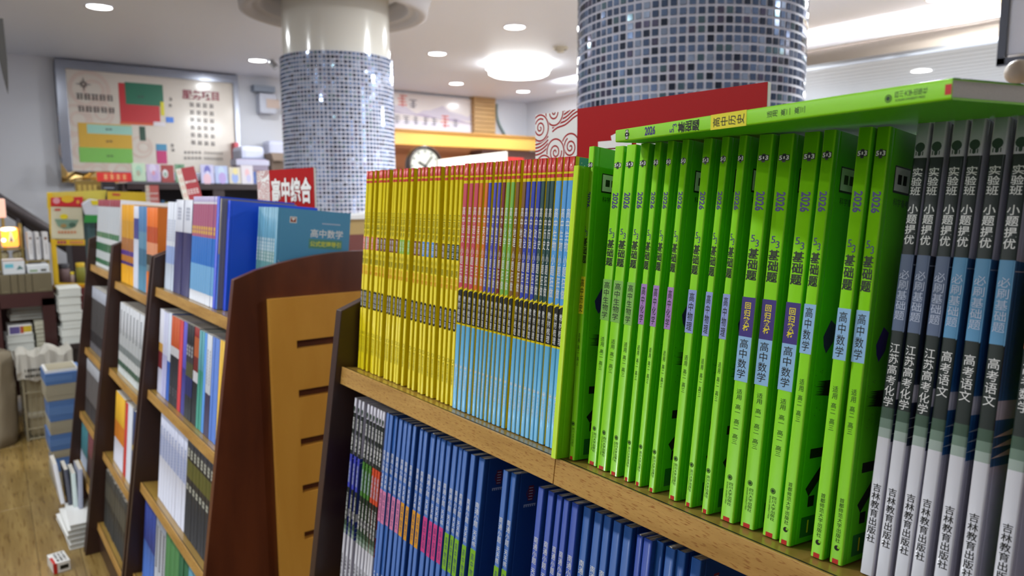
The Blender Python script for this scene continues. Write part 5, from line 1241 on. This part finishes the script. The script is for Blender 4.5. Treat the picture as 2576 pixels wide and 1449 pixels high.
# tall stack of white blocks on a low stool beside the desk
YT_ = 4.66; zst = at(170, 866, 1, YT_).z
t = thing('low_stool', 'dark low stool carrying the tall white paper stack', 'stool', (at(150, 870, 1, YT_).x, YT_, 0)); w_ = at(202, 870, 1, YT_).x - t.location.x
b = MB(); b.box(-.0, w_, -.02, .24, zst - .03, zst, mat('stool_dark', (44, 34, 32), .6)); b.build('seat', t)
for x_ in (0.0, w_ - .025):
    for y_ in (-.01, .2): b = MB(); b.box(x_, x_ + .025, y_, y_ + .025, 0, zst - .03, mat('stool_dark')); b.build('leg', t)
z = pile('book', 'white paper block in the tall stack beside the desk, %s', 'book', 146, 204, 728, YT_, zst, 7, .24, M_pg3, jit=.008, group='tall white stack beside the desk')
# wire crate with newspaper
YC_ = 4.42; x0_, x1_ = at(62, 1000, 1, YC_).x, at(148, 1000, 1, YC_).x; zt_ = at(100, 925, 1, YC_).z; dC = .2
t = thing('wire_crate', 'tall wire crate on the floor, covered by folded newspapers', 'crate', (x0_, YC_, 0)); w_ = x1_ - x0_; M_wire = mat('crate_wire', (170, 162, 136), .4, .5)
for x_ in (0, w_):
    for y_ in (0, dC): b = MB(); b.tube((x_, y_, 0), (x_, y_, zt_), .006, M_wire, 8); b.build('corner_rod', t)
for z_ in (.006, .06, .13, .25, zt_ - .02):
    for a_, c_ in (((0, 0), (w_, 0)), ((w_, 0), (w_, dC)), ((w_, dC), (0, dC)), ((0, dC), (0, 0))): b = MB(); b.tube((*a_, z_), (*c_, z_), .004, M_wire, 6); b.build('rail', t)
for i in range(1, 6): b = MB(); b.tube((w_ * i / 6, 0, 0), (w_ * i / 6, 0, zt_), .0025, M_wire, 6); b.build('wire', t)
b = MB(); b.box(.006, w_ - .006, .006, dC - .006, .002, .008, M_wire); b.build('floor_plate', t)
soft = thing('paper_parcel', 'beige paper parcel inside the wire crate', 'parcel', (x0_ + w_ * .5, YC_ + .03, .009)); b = MB(); b.box(-w_ * .42, w_ * .42, 0, dC * .75, 0, zt_ - .06, mat('beige_parcel', (168, 156, 126), .8, vary=.15, vscale=14)); b.build('wrapping', soft, bevel=.02)
b = MB(); b.box(-w_ * .42 - .002, w_ * .42 + .002, -.002, dC * .75 + .002, .1, .13, mat('parcel_tape', (190, 186, 170), .4)); b.build('tape', soft)
# folded newspapers draped over the crate
rg = random.Random(12); b = MB(); n = 12; M_news = mat('newsprint', (190, 186, 176), .8); P = []
xa, xb = at(40, 905, 1, YC_).x, at(182, 905, 1, YC_).x; zu = at(100, 890, 1, YC_).z
for i in range(n + 1):
    for j, (y_, z_) in enumerate(((-.03, zt_ - .05), (-.032, zt_ - .01), (-.02, zu), (.09, zu + .012), (.205, zu), (.21, zt_ - .03))):
        P.append((xa + (xb - xa) * i / n + rg.uniform(-.004, .004), YC_ + y_ + rg.uniform(-.006, .006), z_ + rg.uniform(-.010, .010) + .012 * math.sin(i * 1.1)))
b.mesh(P, [(i * 6 + j, (i + 1) * 6 + j, (i + 1) * 6 + j + 1, i * 6 + j + 1) for i in range(n) for j in range(5)], M_news, False)
t = thing('newspaper', 'crumpled newspapers draped over the wire crate', 'newspaper', (0, 0, 0)); o = b.build('sheets', t); md = o.modifiers.new('s', 'SOLIDIFY'); md.thickness = .006
b = MB()
for r_ in range(2):
    for i in range(16):
        x_ = xa + .03 + (xb - xa - .06) * i / 16; b.box(x_, x_ + .010 * rg.uniform(.4, 1), YC_ - .046, YC_ - .044, zt_ - .035 + r_ * .03, zt_ - .022 + r_ * .03, M_ink)
b.build('headline_marks', t)
# crumpled grey sack at the left edge
YK = 4.35; b = MB(); P = []; rg = random.Random(3); xk0, xk1 = at(-46, 1000, 1, YK).x, at(40, 1000, 1, YK).x; hk = at(40, 892, 1, YK).z
nn, mm_ = 20, 9
for j in range(mm_):
    f_ = j / (mm_ - 1)
    for i in range(nn):
        a_ = 2 * math.pi * i / nn; rx = (xk1 - xk0) / 2 * (1 - .35 * f_ ** 1.5) * (1 + .08 * math.sin(3 * a_ + 4 * f_)); ry = .13 * (1 - .4 * f_) * (1 + .1 * math.sin(4 * a_ + 3))
        P.append(((xk0 + xk1) / 2 + .03 * f_ + rx * math.cos(a_) + rg.uniform(-.006, .006), YK + .14 + ry * math.sin(a_), max(.001, hk * f_ + rg.uniform(-.008, .008)) if j else .001))
b.mesh(P, [(j * nn + i, j * nn + (i + 1) % nn, (j + 1) * nn + (i + 1) % nn, (j + 1) * nn + i) for j in range(mm_ - 1) for i in range(nn)] + [tuple(range((mm_ - 1) * nn, mm_ * nn)), tuple(range(nn - 1, -1, -1))], mat('sack_grey', (138, 126, 104), .75, vary=.2, vscale=9), True)
tag(b.build('paper_sack'), 'crumpled grey brown sack on the floor beside the wire crate', 'sack')
# blue and white wrapped packets piled on the floor
YP = 3.62; x0_, x1_ = at(140, 1222, 1, YP).x - .004, at(232, 1222, 1, YP).x; d_ = .2; z = .0; M_bp = mat('packet_blue', (84, 120, 176), .5, vary=.05, vscale=8); M_wp = mat('packet_white', (160, 152, 130), .8, vary=.06, vscale=300)
lev = [at(140, y_, 1, YP).z for y_ in (1189, 1154, 1135, 1094, 1061, 1009, 968, 939)]
names = ['white', 'blue']; zz_ = 0; cc = {}
for i, zt_ in enumerate(lev):
    blue = i % 2 == 1; cc[blue] = cc.get(blue, 0) + 1; k = .004 * math.sin(i * 1.7)
    t = thing('paper_packet', '%s wrapped paper packet, %s of its colour from the floor in the aisle pile' % ('blue' if blue else 'white', ORD[cc[blue]]), 'paper packet', (x0_ + k, YP, zz_ + .0005), 'packets piled in the aisle')
    b = MB(); b.box(0, x1_ - x0_, 0, d_, 0, zt_ - zz_ - .001, M_bp if blue else M_wp); b.build('wrapper', t, bevel=.0015)
    b = MB(); b.box(-.001, .10, -.001, .05, (zt_ - zz_) * .3, (zt_ - zz_) * .7, M_wp if not blue else mat('packet_blue_b', (96, 132, 186), .5)); b.build('end_label', t)
    zz_ = zt_
q = thing('loose_sheets', 'loose white sheets on top of the packet pile', 'paper', (x0_, YP + .01, zz_ + .0005)); b = MB(); b.box(0, .12, 0, .16, 0, .012, M_white); b.build('sheet_pad', q); b = MB(); b.box(.01, .115, .004, .15, .0122, .0135, M_wp); b.build('top_sheet', q)
# small heap of books leaning at the foot of the racks
YH = 3.2; x0_ = at(170, 1300, 1, YH).x - .02
for i in range(5):
    w_ = .075; z_ = i * .018; t = thing('book', 'flat white book in the low heap at the rack foot, %s from the floor' % ORD[i + 1], 'book', M=Matrix.Translation((x0_ - .005 + .006 * math.sin(i * 2), YH - .28, z_ + .0005)) @ Matrix.Rotation(.05 * math.sin(i), 4, 'Z'), group='low heap at the rack foot')
    b = MB(); b.box(0, w_, 0, .24, 0, .0015, M_white); b.box(0, w_, 0, .24, .016, .0172, M_white); b.build('cover', t); b = MB(); b.box(.001, w_ - .002, .002, .238, .0015, .016, M_pg3); b.build('page_block', t)
for i, (rgb, dx, h_) in enumerate([((206, 206, 210), .0, .16), ((36, 40, 60), .022, .14), ((196, 210, 206), .035, .13), ((150, 156, 176), .048, .15)]):
    M = Matrix.Translation((x0_ + dx - .002, YH - .05 - .03 * i, .091)) @ Matrix.Rotation(-.10 + .05 * i, 4, 'Y') @ Matrix.Rotation(math.radians(90), 4, 'Z')
    put_book('book', book_parts('heap%d' % i, .014, h_, .13, [(h_, C_('h_%d' % i, rgb))], [(h_, C_('h_%d' % i, rgb))]), M, ['white book standing on the low heap at the rack foot', 'black and navy book standing on the low heap', 'mint white book standing on the low heap', 'greyish lilac book standing on the low heap'][i], 'low heap at the rack foot')
# small box on the floor
q0 = at(136, 1449, 2, 0); t = thing('small_box', 'small white and red box with black writing on the aisle floor', 'box', M=Matrix.Translation((q0.x + .0, q0.y + .01, .0005)) @ Matrix.Rotation(.1, 4, 'Z'))
b = MB(); b.box(0, .05, 0, .09, 0, .035, M_white); b.build('carton', t, bevel=.001)
p = Print(lambda u, v, l: (u, v, .0356 + l)); rg = random.Random(2); p.rect(.0, .009, .0, .055, M_red)
for i in range(5):
    for j in range(3): p.rect(.015 + j * .011, .022 + j * .011, .012 + i * .015, .020 + i * .015 + rg.uniform(-.003, .003), M_ink)
p.b.build('top_print', t); p = Print(lambda u, v, l: (u, -.0003 - l, v)); p.rect(0, .012, .0, .035, M_red); p.rect(.02, .045, .01, .024, M_ink); p.b.build('side_print', t)

# promotional stand with food packets on it
YPm = 4.95; M_yl = mat('stand_yellow', (226, 186, 24), .5); M_yl2 = mat('stand_pale_yellow', (214, 200, 84), .5)
t = thing('promotion_stand', 'bright yellow food promotion stand with a rice packet picture and cut-out window', 'display stand', (0, 0, 0))
def pp(b, pts, m, Y=YPm, th=.012): b.prism([at(x_, y_, 1, Y) for x_, y_ in pts], (0, th, 0), m)
b = MB(); pp(b, [(118, 484), (268, 478), (262, 520), (119, 524)], M_yl2); b.build('back_header', t)
b = MB(); pp(b, [(119, 486), (131, 485), (150, 725), (136, 726)], M_yl, YPm - .012); b.build('left_upright', t)
b = MB(); pp(b, [(128, 603), (214, 603), (214, 617), (129, 616)], M_yl, YPm - .014); b.build('cross_strip', t)
b = MB(); pp(b, [(137, 711), (216, 713), (215, 728), (137, 727)], M_yl, YPm - .014); b.build('cross_strip', t)
b = MB(); pp(b, [(128, 497), (209, 495), (207, 521), (128, 519)], C_('stand_red', (200, 30, 40)), YPm - .02); b.build('red_header', t, bevel=.003)
b = MB(); pp(b, [(128, 520), (207, 522), (212, 602), (129, 601)], mat('stand_cream', (206, 200, 172), .5), YPm - .018); b.build('packet_panel', t, bevel=.004)
b = MB(); pp(b, [(204, 502), (240, 498), (240, 720), (226, 722)], mat('stand_teal', (70, 104, 110), .5), YPm + .03); b.build('side_panel', t)
b = MB(); b.box(at(140, 727, 1, YPm).x, at(250, 727, 1, YPm).x, YPm - .02, YPm + .25, 0, at(140, 727, 1, YPm).z, mat('stand_base', (96, 30, 34), .6)); b.build('base_box', t)
p = Print(lambda u, v, l: tuple(at(u, v, 1, YPm - .0205 - l)))
def pd(x_, y_, rx, ry, m): p.b.poly([p.P(x_ + rx * math.cos(2 * math.pi * i / 16), y_ + ry * math.sin(2 * math.pi * i / 16)) for i in range(16)], m)
yy_ = C_('bowl_yellow', (226, 206, 30)); p.lift = .001
p.b.poly([p.P(*q) for q in ((137, 551), (198, 553), (190, 569), (178, 575), (160, 576), (146, 569))], C_('bowl_green', (120, 150, 130))); p.lift = .002
pd(160, 568, 8, 5, C_('bowl_brown', (160, 130, 80))); pd(182, 566, 9, 6, C_('bowl_dark', (70, 100, 84))); pd(161, 545, 10, 6.5, yy_); pd(170, 501, 16, 9, C_('tab_yellow', (224, 180, 30))); pd(142, 505, 9, 8, C_('logo_pink', (220, 150, 160))); pd(196, 508, 4, 5, C_('logo_gold', (224, 150, 60)))
rb = C_('stand_red', (200, 30, 40)); ob = C_('stand_orange', (206, 130, 90))
for i in range(6): p.b.poly([p.P(*q) for q in ((146 + i * 8, 581), (151 + i * 8, 581), (151 + i * 8, 587), (146 + i * 8, 587))], ob)
for i in range(3): p.b.poly([p.P(*q) for q in ((138 + i * 5, 525), (142 + i * 5, 525), (142 + i * 5, 530), (138 + i * 5, 530))], rb); p.b.poly([p.P(*q) for q in ((144 + i * 8, 606), (150 + i * 8, 606), (150 + i * 8, 613), (144 + i * 8, 613))], C_('logo_plum', (170, 60, 90)))
for i in range(5): p.b.poly([p.P(*q) for q in ((176 + i * 7, 606), (181 + i * 7, 606), (181 + i * 7, 613), (176 + i * 7, 613))], ob); p.b.poly([p.P(*q) for q in ((186 + i * 6, 716), (190 + i * 6, 716), (190 + i * 6, 723), (186 + i * 6, 723))], C_('stand_amber', (206, 130, 30)))
p.b.poly([p.P(*q) for q in ((153, 716), (177, 717), (177, 724), (153, 723))], C_('logo_coral', (206, 90, 60))); p.b.build('stand_print', t)
# jars shown in the window
for i, (x_, yt, wd, rgb, lid, lab) in enumerate([(163, 678, 17, (110, 88, 90), (40, 38, 48), 'large brown jar with a black lid in the yellow stand window'), (181, 700, 8, (190, 170, 160), (226, 200, 30), 'small pale jar with a yellow top in the stand window'), (205, 678, 12, (150, 150, 60), (216, 180, 30), 'olive jar with yellow top at the window\'s right side')]):
    Yj = YPm + .08; q0 = at(x_, 712, 1, Yj); r_ = abs(at(x_ + wd, 712, 1, Yj).x - q0.x); h_ = at(x_, yt - 14, 1, Yj).z - at(x_, 727, 1, YPm).z
    t = thing('food_jar', lab, 'jar', (q0.x, Yj, at(140, 727, 1, YPm).z + .0005)); b = MB(); b.lathe((0, 0, 0), [(.001, 0), (r_, .002), (r_, h_ * .75), (r_ * .85, h_ * .8)], C_('jar_%d' % i, rgb), 20); b.build('glass_body', t)
    b = MB(); b.lathe((0, 0, h_ * .8), [(r_ * .95, 0), (r_ * .95, h_ * .18), (.001, h_ * .19)], C_('lid_%d' % i, lid), 20); b.build('lid', t)
# white packet hanging on the stand, second yellow header with a long white carton behind the third rack
b = MB(); P = [at(x_, y_, 1, YPm - .05) for x_, y_ in ((205, 512), (225, 500), (262, 505), (272, 520), (262, 540), (240, 545), (214, 540))]; b.prism(P, (0, .03, 0), mat('packet_film', (208, 212, 224), .25, coat=.5)); t = thing('food_packet', 'white plastic food packet with a yellow seal hanging on the stand', 'packet', (0, 0, 0)); b.build('pouch', t, bevel=.006)
b = MB(); b.prism([at(x_, y_, 1, YPm - .055) for x_, y_ in ((228, 504), (258, 504), (256, 515), (232, 516))], (0, .004, 0), yy_); b.build('seal', t)
b = MB(); b.prism([at(x_, y_, 1, YPm - .052) for x_, y_ in ((214, 541), (262, 541), (262, 560), (212, 560))], (0, .02, 0), C_('pouch_green', (40, 140, 60))); b.build('green_base', t)
t = thing('promotion_board', 'second yellow promotion board with a small red mark behind the racks', 'display stand', (0, 0, 0)); Y2 = 4.9
b = MB(); pp(b, [(270, 481), (368, 484), (366, 560), (274, 560)], mat('board_amber', (224, 190, 46), .5), Y2); b.build('board', t)
b = MB(); pp(b, [(283, 486), (302, 487), (302, 493), (283, 492)], C_('logo_coral', (206, 90, 60)), Y2 - .003, .002); b.build('red_mark', t)
b = MB(); q_ = at(285, 560, 1, Y2); b.box(q_.x, q_.x + .16, Y2, Y2 + .02, 0, q_.z, mat('stand_base')); b.build('stem', t)
t = thing('long_carton', 'long white carton with a red label lying behind the third rack\'s books', 'carton', (0, 0, 0)); Yl = 3.9
xq0, xq1 = at(298, 512, 1, Yl).x, at(448, 512, 1, Yl).x; zq1, zq0 = at(370, 512, 1, Yl).z, at(370, 560, 1, Yl).z
b = MB(); b.box(xq0, xq1, Yl, Yl + .12, zq0, zq1, M_white); b.build('body', t, bevel=.003)
b = MB(); b.box(at(383, 528, 1, Yl).x, at(422, 528, 1, Yl).x, Yl - .002, Yl, at(383, 536, 1, Yl).z, at(383, 528, 1, Yl).z, C_('logo_coral')); b.build('red_label', t)
b = MB(); b.box(xq0, xq1, Yl - .06, Yl + .2, 0, zq0, mat('dark_support', (60, 50, 46), .6)); tag(b.build('dark_crate'), 'dark crate behind the racks carrying the long white carton', 'crate')

# ================================================================== right side pier with black edged glass panel
a_ = ray(2523, 120); k_ = 3.0 / math.hypot(a_.x, a_.y); ex_, ey_ = a_.x * k_, a_.y * k_
t = thing('white_pier', 'white wall pier at the right edge of the photo', 'pier', (ex_, ey_, 0))
b = MB(); b.box(.0, .5, -.6, -.0, EYE + .46, CEIL, mat('pier_white', (205, 208, 216), .5)); b.build('upper_block', t)
b = MB(); b.box(.05, .5, -.6, -.04, 0, EYE + .46, mat('pier_white')); b.build('lower_block', t)
b = MB(); b.box(-.012, .012, -.012, .012, EYE + .43, CEIL - .13, mat('pier_edge', (70, 76, 88), .4)); b.box(-.012, .012, -.6, .012, EYE + .425, EYE + .45, mat('pier_edge')); b.build('dark_edge_trim', t)
q = at(2562, 182, 1, ey_ - .12) ; r_ = ray(2562, 182); k_ = (3.0) / math.hypot(r_.x, r_.y) * .86; q = Vector((r_.x * k_, r_.y * k_, r_.z * k_ + EYE))
t = thing('round_knob_lamp', 'round brownish knob lamp with chrome stem at the right edge', 'lamp', q)
b = MB(); b.lathe((0, 0, 0), [(.001, .035)] + [(.035 * math.sin(a), .035 * math.cos(a)) for a in [math.pi * i / 10 for i in range(1, 10)]] + [(.001, -.035)], mat('knob_brown', (150, 136, 118), .5), 24); b.build('globe', t)
b = MB(); b.tube((.0, 0, -.035), (.02, -.02, -.06), .012, M_metal, 12); b.tube((.02, -.02, -.06), (.10, -.02, -.06), .008, M_metal, 10); b.build('chrome_stem', t)
# thin dark leaf shaped sign hanging at the top left corner
q0 = at(4, 46, 1, 3.2); t = thing('hanging_tag', 'narrow dark hanging tag at the upper left edge', 'tag', (q0.x, 3.2, q0.z))
P = [(-.03, 0, 0), (.004, 0, 0), (.006, 0, -.14), (.003, 0, -.22), (0, 0, -.26), (-.01, 0, -.2), (-.02, 0, -.12)]
b = MB(); b.prism(P, (0, .004, 0), mat('tag_dark', (58, 56, 54), .5)); b.build('leaf', t); b = MB(); b.tube((-.01, .002, 0), (-.01, .002, CEIL - q0.z), .0015, M_metal, 6); b.build('cord', t)

bpy.context.view_layer.update()
